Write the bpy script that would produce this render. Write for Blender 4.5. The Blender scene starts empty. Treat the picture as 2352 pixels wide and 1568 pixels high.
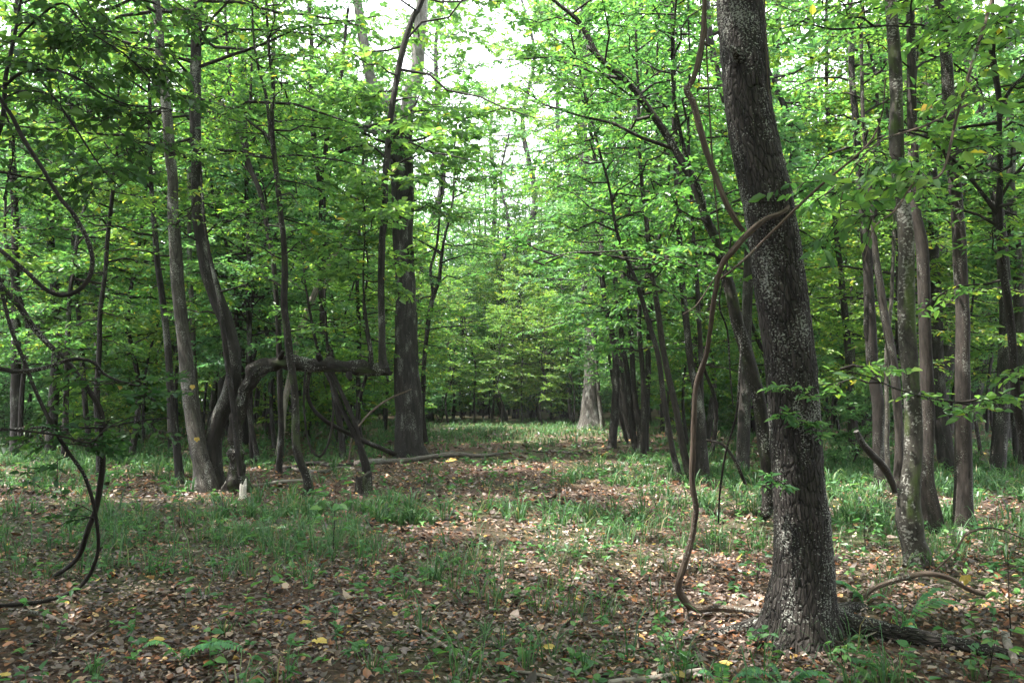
import bpy, math
import numpy as np
from mathutils import Vector

rng = np.random.default_rng(11)
C = bpy.context.scene.collection
# ------------------------------------------------------------------ camera numbers
W, H, F, HOR, CAMH = 2352, 1568, 1882.0, 905.0, 1.5
PITCH = math.atan((HOR - H / 2) / F)
SUN = np.array([-0.40, -0.10, 0.92]); SUN /= np.linalg.norm(SUN)

def ray(px, py):
    u = (px - W / 2) / F; v = (H / 2 - py) / F
    return np.array([u, math.cos(PITCH) - v * math.sin(PITCH), math.sin(PITCH) + v * math.cos(PITCH)])
def P(px, py, Y):
    d = ray(px, py); t = Y / d[1]
    return np.array([d[0] * t, Y, CAMH + d[2] * t])
def gh(x, y):
    x = np.asarray(x, float); y = np.asarray(y, float)
    return (0.035 * np.sin(0.45 * x + 1.0) * np.cos(0.38 * y + .4) + 0.02 * np.sin(1.1 * x + .7 * y)
            + 0.012 * np.sin(2.3 * x - 1.9 * y + 1.3) + 0.006 * np.sin(5.1 * x + 4.3 * y))
def G(px, py, dz=0.0):
    d = ray(px, py); t = -CAMH / d[2]
    p = d * t
    return np.array([p[0], p[1], float(gh(p[0], p[1])) + dz])
def depth_of(py):
    d = ray(W / 2, py); return -CAMH / d[2] * d[1]
def px_of(x, y): return W / 2 + F * x / y          # roughly

def norm(a): return a / np.maximum(np.linalg.norm(a, axis=-1, keepdims=True), 1e-9)
def _hash(i, j, k):
    n = (i * 374761393 + j * 668265263 + k * 2147483647 + 1013904223) & 0xffffffff
    n = ((n ^ (n >> 13)) * 1274126177) & 0xffffffff
    n = (n ^ (n >> 16)) & 0xffff
    return n / 65535.0
def vnoise(p):
    p = np.asarray(p, float); i = np.floor(p).astype(np.int64); f = p - i; f = f * f * (3 - 2 * f)
    r = 0
    for a in (0, 1):
        for b in (0, 1):
            for c in (0, 1):
                w = (f[..., 0] if a else 1 - f[..., 0]) * (f[..., 1] if b else 1 - f[..., 1]) * (f[..., 2] if c else 1 - f[..., 2])
                r = r + w * _hash(i[..., 0] + a, i[..., 1] + b, i[..., 2] + c)
    return r
def fbm(p, o=3):
    s = 0; a = .5; t = 0
    for k in range(o):
        s = s + a * vnoise(p * 2 ** k + 17.3 * k); t += a; a *= .55
    return s / t

# ------------------------------------------------------------------ mesh builder
class MB:
    def __init__(s): s.v = []; s.b = []; s.l = []; s.n = []; s.m = []; s.s = []; s.k = 0
    def add(s, v, faces, bark=None, mat=0, smooth=True):
        v = np.asarray(v, float).reshape(-1, 3); f = np.asarray(faces, np.int64)
        s.v.append(v); s.b.append(np.zeros_like(v) if bark is None else np.asarray(bark, float).reshape(-1, 3))
        s.l.append((f + s.k).ravel()); s.n.append(np.full(len(f), f.shape[1]))
        s.m.append(np.full(len(f), mat)); s.s.append(np.full(len(f), smooth)); s.k += len(v)
    def build(s, name, mats, parent=None, origin=(0, 0, 0)):
        v = np.concatenate(s.v) - np.asarray(origin); l = np.concatenate(s.l); n = np.concatenate(s.n)
        me = bpy.data.meshes.new(name)
        me.vertices.add(len(v)); me.vertices.foreach_set('co', v.astype(np.float32).ravel())
        me.loops.add(len(l)); me.loops.foreach_set('vertex_index', l.astype(np.int32))
        me.polygons.add(len(n)); st = np.concatenate([[0], np.cumsum(n)[:-1]])
        me.polygons.foreach_set('loop_start', st.astype(np.int32))
        me.polygons.foreach_set('material_index', np.concatenate(s.m).astype(np.int32))
        me.polygons.foreach_set('use_smooth', np.concatenate(s.s).astype(bool))
        at = me.attributes.new('bark', 'FLOAT_VECTOR', 'POINT')
        at.data.foreach_set('vector', np.concatenate(s.b).astype(np.float32).ravel())
        me.update(calc_edges=True)
        for m in (mats if isinstance(mats, (list, tuple)) else [mats]): me.materials.append(m)
        o = bpy.data.objects.new(name, me); C.objects.link(o)
        if parent is not None: o.parent = parent
        return o

def resample(pts, rad, step):
    pts = np.asarray(pts, float); rad = np.asarray(rad, float)
    if len(pts) == 2: pts = np.array([pts[0], pts.mean(0), pts[1]]); rad = np.array([rad[0], rad.mean(), rad[1]])
    q = np.vstack([2 * pts[0] - pts[1], pts, 2 * pts[-1] - pts[-2]])
    out = []; ro = []
    for i in range(len(pts) - 1):
        p0, p1, p2, p3 = q[i:i + 4]
        n = max(1, int(round(np.linalg.norm(p2 - p1) / step)))
        t = (np.arange(n) / n)[:, None]
        out.append(.5 * (2 * p1 + (p2 - p0) * t + (2 * p0 - 5 * p1 + 4 * p2 - p3) * t ** 2 + (3 * p1 - p0 - 3 * p2 + p3) * t ** 3))
        ro.append(rad[i] + (rad[i + 1] - rad[i]) * t[:, 0])
    out.append(pts[-1:]); ro.append(rad[-1:])
    return np.concatenate(out), np.concatenate(ro)

def tube(mb, pts, rad, seg=8, step=.15, mat=0, wob=.06, bump=0, flare=None, seed=0, wander=0.0, wz=3.0):
    p, r = resample(pts, rad, step)
    n = len(p)
    if wander:
        s0 = np.arange(n) * step
        q = np.stack([vnoise(np.stack([s0 * 1.3, np.full(n, 3. + seed), np.full(n, k * 9.)], -1)) for k in (0, 1, 2)], -1) - .5
        w = np.clip(np.minimum(np.arange(n), np.arange(n)[::-1]) / 4, 0, 1)[:, None]
        p = p + q * wander * 2 * w
    t = norm(np.gradient(p, axis=0))
    ds = np.linalg.norm(np.diff(p, axis=0), axis=1); s = np.concatenate([[0], np.cumsum(ds)])
    u = np.cross(t[0], [0.13, 1, 0.07]); u /= np.linalg.norm(u)
    U = np.zeros_like(p)
    for i in range(n):
        u = u - t[i] * np.dot(u, t[i]); u /= max(np.linalg.norm(u), 1e-9); U[i] = u
    V = np.cross(t, U)
    th = np.arange(seg) / seg * 2 * np.pi
    c, sn = np.cos(th)[None, :, None], np.sin(th)[None, :, None]
    dirs = U[:, None] * c + V[:, None] * sn
    R = np.repeat(r[:, None], seg, 1)
    bk = np.stack([R * np.cos(th)[None], R * np.sin(th)[None], np.repeat(s[:, None], seg, 1)], -1)
    if wob:
        R = R * (1 + wob * 2 * (vnoise(bk * np.array([1 / max(r.max(), .01), 1 / max(r.max(), .01), wz]) + seed * 7.1) - .5))
    if bump:
        R = R + bump * (np.abs(vnoise(bk * np.array([55, 55, 16]) + seed) - .5) * 2 - .5) + bump * .8 * (vnoise(bk * np.array([22, 22, 6]) + 5) - .5)
    if flare is not None: R = R * flare(dirs, s)
    v = p[:, None] + dirs * R[..., None]
    a = np.arange(n - 1)[:, None] * seg + np.arange(seg)[None]; b = np.arange(n - 1)[:, None] * seg + (np.arange(seg)[None] + 1) % seg
    f = np.stack([a, b, b + seg, a + seg], -1).reshape(-1, 4)
    mb.add(v, f, bk + seed * 3.3, mat)
    for e, ring in ((0, np.arange(seg)[::-1]), (n - 1, np.arange(seg))):
        vv = np.vstack([v[e], v[e].mean(0) + t[e] * (-.2 if e == 0 else .35) * r[e]])
        ff = np.stack([ring, np.roll(ring, -1), np.full(seg, seg)], -1)
        mb.add(vv, ff, np.vstack([bk[e], bk[e].mean(0)]) + seed * 3.3, mat)
    return p, r

def leaves(mb, B, D, N, L, wr=.5, mat=0, fold=.12, curl=.10):
    """pointed-oval leaves: B base, D direction, N normal, L length"""
    n = len(B)
    if n == 0: return
    D = norm(D); S = norm(np.cross(D, N)); N = np.cross(S, D)
    L = np.broadcast_to(L, (n,))[:, None]; w = L * np.broadcast_to(np.asarray(wr, float), (n,))[:, None]
    fo = np.broadcast_to(np.asarray(fold, float), (n,))[:, None]; cu = np.broadcast_to(np.asarray(curl, float), (n,))[:, None]
    v = np.stack([B,
                  B + D * L * .30 + S * w * .50 + N * L * fo, B + D * L * .68 + S * w * .38 + N * L * (fo * .7 - cu * .4),
                  B + D * L - N * L * cu,
                  B + D * L * .68 - S * w * .38 + N * L * (fo * .7 - cu * .4), B + D * L * .30 - S * w * .50 + N * L * fo], 1)
    k = np.arange(n)[:, None] * 6
    f = np.stack([k + [0, 1, 2, 3], k + [0, 3, 4, 5]], 1).reshape(-1, 4)
    mb.add(v, f, None, mat, smooth=False)

def sticks(mb, A, Bp, ra, rb, mat=0):
    n = len(A)
    if n == 0: return
    t = norm(Bp - A); u = norm(np.cross(t, np.array([.2, .3, 1.]))); w = np.cross(t, u)
    ra = np.broadcast_to(ra, (n,))[:, None]; rb = np.broadcast_to(rb, (n,))[:, None]
    vs = []
    for q, r in ((A, ra), (Bp, rb)):
        for a in (0, 2.094, 4.189): vs.append(q + r * (u * math.cos(a) + w * math.sin(a)))
    v = np.stack(vs, 1); k = np.arange(n)[:, None] * 6
    f = np.stack([k + [0, 1, 4, 3], k + [1, 2, 5, 4], k + [2, 0, 3, 5]], 1).reshape(-1, 4)
    bk = np.tile(np.array([[.01, 0, 0], [0, .01, 0], [-.01, 0, 0]] * 2), (n, 1, 1)); bk[:, 3:, 2] = .4
    mb.add(v, f, bk, mat)

GAPS = []       # (point, radius): openings in the canopy along the sun's direction through that point
def keep(Pt):
    k = (Pt[:, 1] > 2.9) | (Pt[:, 2] > 5.5) | (Pt[:, 1] < -2)
    for c, r in GAPS:
        q = Pt - np.asarray(c); d = q - (q @ SUN)[:, None] * SUN
        k &= ~((np.linalg.norm(d, axis=1) < r) & (Pt[:, 2] > 1.2))
    return k

def foliage(mb, BR, R0, rg, nt=12, tl=.6, nl=9, ll=.085, flat=.48, cull=True, wr=.5, lm=1, tm=0, droop=.2, t0=.2, drop=0.0):
    """sprays on branch polylines BR [n,K,3]"""
    n, K, _ = BR.shape
    # branch tubes, 4 sided
    tan = norm(np.gradient(BR, axis=1)); up = np.array([0, 0, 1.])
    side = norm(np.cross(tan, up)); nn = np.cross(side, tan)
    rr = (np.asarray(R0)[:, None] * np.linspace(1, .25, K)[None])[..., None]
    ring = np.stack([BR + side * rr, BR + nn * rr, BR - side * rr, BR - nn * rr], 2)      # n,K,4,3
    base = np.arange(n)[:, None, None] * K * 4; a = base + np.arange(K - 1)[None, :, None] * 4 + np.arange(4)[None, None]
    b = base + np.arange(K - 1)[None, :, None] * 4 + (np.arange(4)[None, None] + 1) % 4
    f = np.stack([a, b, b + 4, a + 4], -1).reshape(-1, 4)
    bk = np.zeros((n, K, 4, 3)); bk[..., 0] = [.02, 0, -.02, 0]; bk[..., 1] = [0, .02, 0, -.02]; bk[..., 2] = np.arange(K)[None, :, None] * .3
    mb.add(ring.reshape(-1, 3), f, bk, tm)
    # twigs
    t = t0 + (1 - t0) * (np.arange(nt)[None] + rg.random((n, nt)) * .8) / nt
    t = np.clip(t, 0, .999); fi = t * (K - 1); i = fi.astype(int); fr = (fi - i)[..., None]
    ar = np.arange(n)[:, None]
    tp = BR[ar, i] * (1 - fr) + BR[ar, i + 1] * fr; td = norm(BR[ar, i + 1] - BR[ar, i])
    sg = np.where((np.arange(nt)[None] + rg.integers(0, 2, (n, 1))) % 2 == 0, 1., -1.)[..., None]
    sd = norm(np.cross(td, up) + 1e-4)
    ang = rg.uniform(.55, 1.15, (n, nt, 1))
    dr = td * np.cos(ang) + sd * sg * np.sin(ang) + up * rg.normal(0.02, .3 * flat + .08, (n, nt, 1))
    dr = norm(dr)
    ln = tl * rg.uniform(.5, 1.15, (n, nt)) * (1.15 - .6 * t)
    tp = tp.reshape(-1, 3); dr = dr.reshape(-1, 3); ln = ln.reshape(-1)
    if cull:
        k = keep(tp); tp, dr, ln = tp[k], dr[k], ln[k]
    if drop:
        k = rg.random(len(tp)) > drop; tp, dr, ln = tp[k], dr[k], ln[k]
    m = len(tp)
    if m == 0: return
    end = tp + dr * ln[:, None] - up * (droop * ln[:, None] * .5)
    sticks(mb, tp, end, .0045, .0018, tm)
    # leaves, two-ranked along the twig
    q = (np.arange(nl)[None] + .6 + rg.random((m, nl)) * .5) / nl
    lp = tp[:, None] + (end - tp)[:, None] * np.clip(q, 0, 1.0)[..., None]
    s2 = norm(np.cross(dr, up)); sg = np.where(np.arange(nl) % 2 == 0, 1., -1.)[None, :, None]
    ld = dr[:, None] * .65 + s2[:, None] * sg * .8 + rg.normal(0, .28, (m, nl, 3)) - up * droop
    ld[:, -1] = dr + rg.normal(0, .15, (m, 3))
    N = up + rg.normal(0, flat, (m, nl, 3))
    L = ll * rg.uniform(.6, 1.2, (m, nl)) * rg.uniform(.65, 1.4, (m, 1))
    leaves(mb, lp.reshape(-1, 3), ld.reshape(-1, 3), N.reshape(-1, 3), L.reshape(-1), wr, lm)

def make_branches(rg, base, az, L, rise, droop, K=6, curve=.25):
    n = len(base); t = np.linspace(0, 1, K)[None, :, None]
    d = np.stack([np.cos(az), np.sin(az), np.zeros(n)], -1)[:, None]; s = np.stack([-np.sin(az), np.cos(az), np.zeros(n)], -1)[:, None]
    up = np.array([0, 0, 1.]); L = L[:, None, None]; rise = rise[:, None, None]; droop = np.broadcast_to(droop, (n,))[:, None, None]
    cv = rg.normal(0, curve, (n, 1, 1))
    p = base[:, None] + L * (t * d * np.cos(rise) + t * up * np.sin(rise) - t ** 2 * up * droop + s * cv * t ** 2)
    p[:, 1:] += rg.normal(0, .03, (n, K - 1, 3)) * L
    return p

def stem_sample(p, r, h):
    z = p[:, 2]; zz = np.maximum.accumulate(z + np.arange(len(z)) * 1e-6)
    return np.stack([np.interp(h, zz, p[:, 0]), np.interp(h, zz, p[:, 1]), h], -1), np.interp(h, zz, r)

def crown(mb, stem, rg, h0, h1, nb, lmax, lmin=.6, peak=.45, az=None, azs=None, rise0=.1, rise1=.7, droop=.18, **kw):
    p, r = stem
    h = h0 + (h1 - h0) * (np.arange(nb) + rg.random(nb)) / nb
    base, rad = stem_sample(p, r, h)
    u = (h - h0) / max(h1 - h0, .1)
    az_ = np.arange(nb) * 2.4 + rg.normal(0, .5, nb) + rg.random() * 6 if az is None else rg.normal(az, azs, nb)
    sh = np.where(u < peak, .6 + .4 * u / peak, 1 - .75 * ((u - peak) / (1 - peak)) ** 1.3)
    L = np.maximum(lmin, lmax * sh * rg.uniform(.6, 1.15, nb))
    rise = rise0 + (rise1 - rise0) * u + rg.normal(0, .2, nb)
    br = make_branches(rg, base, az_, L, rise, droop)
    foliage(mb, br, np.minimum(.006 + .009 * L, rad * .6 + .004), rg, **kw)

# ------------------------------------------------------------------ materials
def mat(name):
    m = bpy.data.materials.new(name); m.use_nodes = True; m.node_tree.nodes.clear(); return m, m.node_tree.nodes, m.node_tree.links
def ramp(nd, stops, interp='LINEAR'):
    r = nd.new('ShaderNodeValToRGB'); r.color_ramp.interpolation = interp
    e = r.color_ramp.elements
    while len(e) < len(stops): e.new(.5)
    for i, (p, c) in enumerate(stops): e[i].position = p; e[i].color = (*c, 1) if len(c) == 3 else c
    return r
def mixc(nd, lk, a, b, f, mode='MIX'):
    x = nd.new('ShaderNodeMix'); x.data_type = 'RGBA'; x.blend_type = mode
    for sock, val in ((x.inputs[0], f), (x.inputs[6], a), (x.inputs[7], b)):
        if hasattr(val, 'is_linked'): lk.new(val, sock)
        else: sock.default_value = val if not isinstance(val, tuple) else ((*val, 1) if len(val) == 3 else val)
    return x.outputs[2]

def leaf_mat(name, stops, trans=(1.95, 2.2, 1.3), tf=.52, gloss=.03, rough=.45, hv=.12):
    m, nd, lk = mat(name)
    g = nd.new('ShaderNodeNewGeometry'); oi = nd.new('ShaderNodeObjectInfo')
    r = ramp(nd, stops); lk.new(g.outputs['Random Per Island'], r.inputs[0])
    hs = nd.new('ShaderNodeHueSaturation'); lk.new(r.outputs[0], hs.inputs['Color'])
    mr = nd.new('ShaderNodeMapRange'); lk.new(oi.outputs['Random'], mr.inputs[0]); mr.inputs[3].default_value = .5 - hv * .22; mr.inputs[4].default_value = .5 + hv * .12
    lk.new(mr.outputs[0], hs.inputs['Hue'])
    mv = nd.new('ShaderNodeMapRange'); lk.new(oi.outputs['Random'], mv.inputs[0]); mv.inputs[3].default_value = 1.24; mv.inputs[4].default_value = .92
    lk.new(mv.outputs[0], hs.inputs['Value'])
    d = nd.new('ShaderNodeBsdfDiffuse'); lk.new(hs.outputs[0], d.inputs[0])
    t = nd.new('ShaderNodeBsdfTranslucent'); tc = mixc(nd, lk, hs.outputs[0], (*trans, 1), 1.0, 'MULTIPLY'); lk.new(tc, t.inputs[0])
    mx = nd.new('ShaderNodeMixShader'); mx.inputs[0].default_value = tf; lk.new(d.outputs[0], mx.inputs[1]); lk.new(t.outputs[0], mx.inputs[2])
    gl = nd.new('ShaderNodeBsdfGlossy'); gl.inputs['Roughness'].default_value = rough; gl.inputs[0].default_value = (.8, .85, .9, 1)
    m2 = nd.new('ShaderNodeMixShader'); m2.inputs[0].default_value = gloss; lk.new(mx.outputs[0], m2.inputs[1]); lk.new(gl.outputs[0], m2.inputs[2])
    o = nd.new('ShaderNodeOutputMaterial'); lk.new(m2.outputs[0], o.inputs[0])
    return m

def bark_mat(name, dark, light, sc=30, stretch=.25, plate=0.0, lichen=0.0, lcol=(.22, .225, .205), lsc=60, moss=0.0, mosscol=(.05, .075, .02), bump=.5, blotch=.35):
    m, nd, lk = mat(name)
    if name.startswith('bark'): dark = tuple(c * .42 for c in dark); light = tuple(c * .42 for c in light)
    a = nd.new('ShaderNodeAttribute'); a.attribute_name = 'bark'
    def mapped(s, st):
        mp = nd.new('ShaderNodeMapping'); mp.inputs['Scale'].default_value = (s, s, s * st); lk.new(a.outputs['Vector'], mp.inputs[0]); return mp.outputs[0]
    n1 = nd.new('ShaderNodeTexNoise'); n1.inputs['Scale'].default_value = 1; n1.inputs['Detail'].default_value = 6; n1.inputs['Roughness'].default_value = .65
    lk.new(mapped(sc, stretch), n1.inputs[0])
    r1 = ramp(nd, [(.32, dark), (.68, light)]); lk.new(n1.outputs[0], r1.inputs[0]); col = r1.outputs[0]; hgt = n1.outputs[0]
    if plate:
        vo = nd.new('ShaderNodeTexVoronoi'); vo.feature = 'DISTANCE_TO_EDGE'; vo.inputs['Scale'].default_value = 1
        wv = nd.new('ShaderNodeMix'); wv.data_type = 'VECTOR'; wv.inputs[0].default_value = .12
        lk.new(mapped(sc * 1.1, stretch * 1.3), wv.inputs[4]); lk.new(n1.outputs['Color'], wv.inputs[5])
        lk.new(wv.outputs[1], vo.inputs[0])
        rc = ramp(nd, [(.0, (.18, .18, .18)), (.16, (1, 1, 1))]); lk.new(vo.outputs['Distance'], rc.inputs[0])
        col = mixc(nd, lk, col, rc.outputs[0], plate, 'MULTIPLY')
        ad = nd.new('ShaderNodeMath'); ad.operation = 'ADD'; lk.new(n1.outputs[0], ad.inputs[0]); lk.new(rc.outputs[0], ad.inputs[1]); hgt = ad.outputs[0]
    if blotch:
        nb = nd.new('ShaderNodeTexNoise'); nb.inputs['Scale'].default_value = 1; nb.inputs['Detail'].default_value = 3
        lk.new(mapped(5, .35), nb.inputs[0]); rb = ramp(nd, [(.35, (.55, .55, .55)), (.65, (1.25, 1.22, 1.18))]); lk.new(nb.outputs[0], rb.inputs[0])
        col = mixc(nd, lk, col, rb.outputs[0], blotch, 'MULTIPLY')
    if lichen:
        nl = nd.new('ShaderNodeTexNoise'); nl.inputs['Scale'].default_value = 1; nl.inputs['Detail'].default_value = 3; lk.new(mapped(lsc * 1.5, 1.3), nl.inputs[0])
        nk = nd.new('ShaderNodeTexNoise'); nk.inputs['Scale'].default_value = 1; nk.inputs['Detail'].default_value = 2; lk.new(mapped(6, .4), nk.inputs[0])
        ad = nd.new('ShaderNodeMath'); ad.operation = 'MULTIPLY_ADD'; lk.new(nk.outputs[0], ad.inputs[0]); ad.inputs[1].default_value = .8; lk.new(nl.outputs[0], ad.inputs[2])
        th = (1.13 - .22 * lichen) * .5
        rl = ramp(nd, [(th - .01, (0, 0, 0)), (th + .02, (1, 1, 1))]); hv_ = nd.new('ShaderNodeMath'); hv_.operation = 'MULTIPLY'; hv_.inputs[1].default_value = .5; lk.new(ad.outputs[0], hv_.inputs[0]); lk.new(hv_.outputs[0], rl.inputs[0])
        col = mixc(nd, lk, col, lcol, rl.outputs[0])
    if moss:
        nm = nd.new('ShaderNodeTexNoise'); nm.inputs['Scale'].default_value = 1; nm.inputs['Detail'].default_value = 4; lk.new(mapped(7, .4), nm.inputs[0])
        rm = ramp(nd, [(.62 - .3 * moss, (0, 0, 0)), (.74 - .3 * moss, (.85, .85, .85))]); lk.new(nm.outputs[0], rm.inputs[0])
        col = mixc(nd, lk, col, mosscol, rm.outputs[0])
    b = nd.new('ShaderNodeBsdfPrincipled'); lk.new(col, b.inputs['Base Color']); b.inputs['Roughness'].default_value = .85; b.inputs['Specular IOR Level'].default_value = .25
    bp = nd.new('ShaderNodeBump'); bp.inputs['Strength'].default_value = bump; bp.inputs['Distance'].default_value = .02; lk.new(hgt, bp.inputs['Height']); lk.new(bp.outputs[0], b.inputs['Normal'])
    o = nd.new('ShaderNodeOutputMaterial'); lk.new(b.outputs[0], o.inputs[0])
    return m

M = {}
M['leaf'] = leaf_mat('leaf_green', [(0, (.034, .092, .034)), (.45, (.056, .135, .042)), (.8, (.082, .172, .044)), (.985, (.12, .21, .045)), (1, (.28, .24, .03))])
M['leaf_yellow'] = leaf_mat('leaf_yellow_green', [(0, (.046, .108, .03)), (.5, (.078, .16, .036)), (.9, (.125, .215, .04)), (1, (.26, .25, .04))])
M['leaf_blue'] = leaf_mat('leaf_cool_green', [(0, (.038, .10, .05)), (.5, (.06, .14, .064)), (1, (.095, .185, .078))])
M['leaf_dark'] = leaf_mat('leaf_dark_silhouette', [(0, (.018, .05, .018)), (.6, (.032, .078, .024)), (1, (.06, .12, .03))], gloss=.02, rough=.4, tf=.3)  # darkened leaf; the backlit silhouette look is put into the colour
M['leaf_ground'] = leaf_mat('leaf_low_plants', [(0, (.04, .11, .045)), (.6, (.065, .16, .055)), (1, (.12, .22, .06))], tf=.35)
M['fern'] = leaf_mat('leaf_fern', [(0, (.045, .14, .07)), (.7, (.075, .20, .08)), (1, (.14, .27, .07))], tf=.35)
M['grass'] = leaf_mat('grass_blades', [(0, (.028, .068, .030)), (.5, (.045, .105, .040)), (.9, (.075, .145, .052)), (1, (.18, .15, .08))], tf=.3, gloss=.03)
M['litter'] = leaf_mat('fallen_leaves', [(0, (.022, .016, .014)), (.24, (.06, .043, .037)), (.46, (.125, .093, .082)), (.66, (.175, .135, .112)), (.73, (.24, .19, .16)), (.76, (.11, .05, .03)), (.89, (.25, .105, .045)), (.955, (.38, .29, .23)), (.99, (.34, .21, .06)), (1, (.42, .30, .07))], trans=(1, .8, .6), tf=.1, gloss=.04, hv=0)  # pale and dark leaf tones also stand in for glints and shadows
M['yellow_leaf'] = leaf_mat('leaf_autumn_yellow', [(0, (.42, .30, .07)), (1, (.52, .41, .13))], trans=(1, .9, .6), tf=.3, hv=0)
M['b_scaly'] = bark_mat('bark_dark_scaly', (.026, .022, .021), (.125, .108, .098), sc=44, stretch=.20, plate=.7, lichen=.50, lsc=52, lcol=(.21, .215, .195), bump=.9)
M['b_oak'] = bark_mat('bark_grey_furrowed', (.018, .016, .015), (.082, .072, .066), sc=26, stretch=.12, lichen=.25, bump=.7)
M['b_pale'] = bark_mat('bark_pale_flecked', (.045, .040, .036), (.20, .185, .165), sc=34, stretch=.2, lichen=.5, lsc=45, bump=.6)
M['b_lime'] = bark_mat('bark_upper_pale_lit', (.17, .155, .145), (.5, .47, .455), sc=20, stretch=.25, lichen=.3, lcol=(.4, .4, .38), bump=.5)  # pale upper bark, with the lit look of the limbs painted in
M['b_red'] = bark_mat('bark_reddish', (.028, .023, .021), (.115, .096, .085), sc=40, stretch=.2, lichen=.15, bump=.4)
M['b_mottle'] = bark_mat('bark_mottled_grey', (.040, .037, .032), (.18, .165, .14), sc=22, stretch=.5, lichen=.45, lsc=25, lcol=(.20, .20, .18), moss=.25, bump=.5)
M['b_dark'] = bark_mat('bark_dark', (.016, .013, .012), (.065, .054, .048), sc=30, stretch=.25, lichen=.2, bump=.6)
M['b_moss'] = bark_mat('bark_dark_mossy', (.012, .010, .009), (.062, .052, .044), sc=28, stretch=.35, lichen=.30, lsc=34, moss=.3, mosscol=(.035, .05, .018), bump=.7)
M['b_vine'] = bark_mat('bark_vine_fibrous', (.06, .043, .034), (.30, .225, .175), sc=80, stretch=.06, lichen=.12, bump=.8)
M['b_far'] = bark_mat('bark_plain', (.018, .016, .015), (.08, .07, .064), sc=26, stretch=.2, lichen=.2, bump=.4)
M['b_twig'] = bark_mat('bark_twigs', (.022, .018, .015), (.08, .068, .056), sc=30, stretch=.3, bump=.2, blotch=0)
M['b_dead'] = bark_mat('wood_bleached', (.12, .10, .085), (.42, .38, .34), sc=40, stretch=.1, bump=.5, moss=.1)
M['b_log'] = bark_mat('wood_fallen_grey', (.045, .036, .03), (.20, .175, .155), sc=36, stretch=.15, lichen=.45, lsc=40, bump=.6)
M['b_white'] = bark_mat('wood_white_rot', (.35, .32, .28), (.75, .72, .66), sc=26, stretch=.3, bump=.6, moss=.12, mosscol=(.10, .06, .04))

# ------------------------------------------------------------------ object helpers
def tag(o, label=None, cat=None, group=None, kind=None):
    if label: o['label'] = label
    if cat: o['category'] = cat
    if group: o['group'] = group
    if kind: o['kind'] = kind
    return o
def thing(name, label, cat, loc, group=None, rz=0):
    o = bpy.data.objects.new(name, None); C.objects.link(o); o.location = loc; o.rotation_euler.z = rz; o.empty_display_size = .2
    return tag(o, label, cat, group)

def W3(trace, Y):
    pts = []; rad = []
    for q in trace:
        y = q[3] if len(q) > 3 else Y
        p = P(q[0], q[1], y); t = y / ray(q[0], q[1])[1]
        pts.append(p); rad.append(max(q[2] / 2 / F * t, .002))
    return np.array(pts), np.array(rad)
def grow(pts, rad, top, rg, r_end=.02):
    """carry a stem on upward out of the picture to height top"""
    d = norm(pts[-1] - pts[-2]); p = pts[-1].copy(); out = list(pts); ra = list(rad); r0 = rad[-1]; z0 = p[2]
    if p[2] < top - .3:
        n = max(2, int((top - p[2]) / 1.3)); step = (top - p[2]) / n
        for i in range(n):
            d = norm(d * .75 + np.array([0, 0, .3]) + rg.normal(0, .05, 3)); p = p + d * step / max(d[2], .5); out.append(p.copy())
            ra.append(r0 + (r_end - r0) * (i + 1) / n)
    return np.array(out), np.array(ra)
def rooted(pts, rad, deep=.18, flare=1.35):
    b = pts[0].copy(); b[2] = float(gh(b[0], b[1]))
    pts = np.vstack([b - [0, 0, deep], b + [0, 0, .02], pts[1:]]); rad = np.concatenate([[rad[0] * flare * 1.1, rad[0] * flare], rad[1:]])
    k = np.array([0, 0, .25])
    if pts[2][2] - b[2] > .55:
        q = b + (pts[2] - b) * min(.28 / max(pts[2][2] - b[2], .3), .6); pts = np.insert(pts, 2, q, 0); rad = np.insert(rad, 2, rad[2] + (rad[1] - rad[2]) * .25)
    return pts, rad

def traced(name, label, trace, bark, leaf='leaf', Y=None, top=9., cr=None, limbs=(), group=None, seg=12, step=.12, wob=.07, wander=.02, cat='tree', r_end=.015, bump=0, limb_cr=None, root=True, lbark=None):
    """a tree whose stem was measured in the photograph. trace: (px, py, width[, depth]) from the base up"""
    rg = np.random.default_rng(abs(hash_str(label)) % 99991)
    if Y is None: Y = depth_of(trace[0][1])
    pts, rad = W3(trace, Y)
    if root: pts, rad = rooted(pts, rad, flare=1.35 if trace[0][2] < 1.15 * trace[1][2] else 1.06)
    pts, rad = grow(pts, rad, top, rg, r_end)
    org = pts[1].copy() if root else pts[0].copy()
    t = thing(name, label, cat, org, group)
    mb = MB(); stem = tube(mb, pts, rad, seg, step, wob=wob, seed=rg.integers(1, 50), wander=wander, bump=bump)
    mb.build('trunk', M[bark], t, org)
    cm = MB(); used = False
    for lb in limbs:
        tr = lb[0]; lt = lb[1] if len(lb) > 1 else None
        lp, lr = W3(tr, Y)
        if lt: lp, lr = grow(lp, lr, lt, rg, .012)
        mb = MB(); lst = tube(mb, lp, lr, max(6, seg - 4), step, wob=wob, seed=rg.integers(1, 50), wander=wander)
        mb.build('branch', M[lbark or bark], t, org)
        if limb_cr:
            z = lst[0][:, 2]; n = limb_cr.get('n', 6); kw = {k: v for k, v in limb_cr.items() if k not in ('n', 'L')}
            ii = np.linspace(len(z) * .25, len(z) - 1, n).astype(int)
            base = lst[0][ii]; az = rg.uniform(0, 6.28, n)
            br = make_branches(rg, base, az, limb_cr.get('L', 1.2) * rg.uniform(.6, 1.2, n), rg.normal(.15, .2, n), .15)
            foliage(cm, br, np.full(n, .012), rg, **kw); used = True
    for c in (cr or ()):
        crown(cm, stem, rg, **c); used = True
    if used: cm.build('crown', [M['b_twig'], M[leaf]], t, org)
    return t, stem
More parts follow.
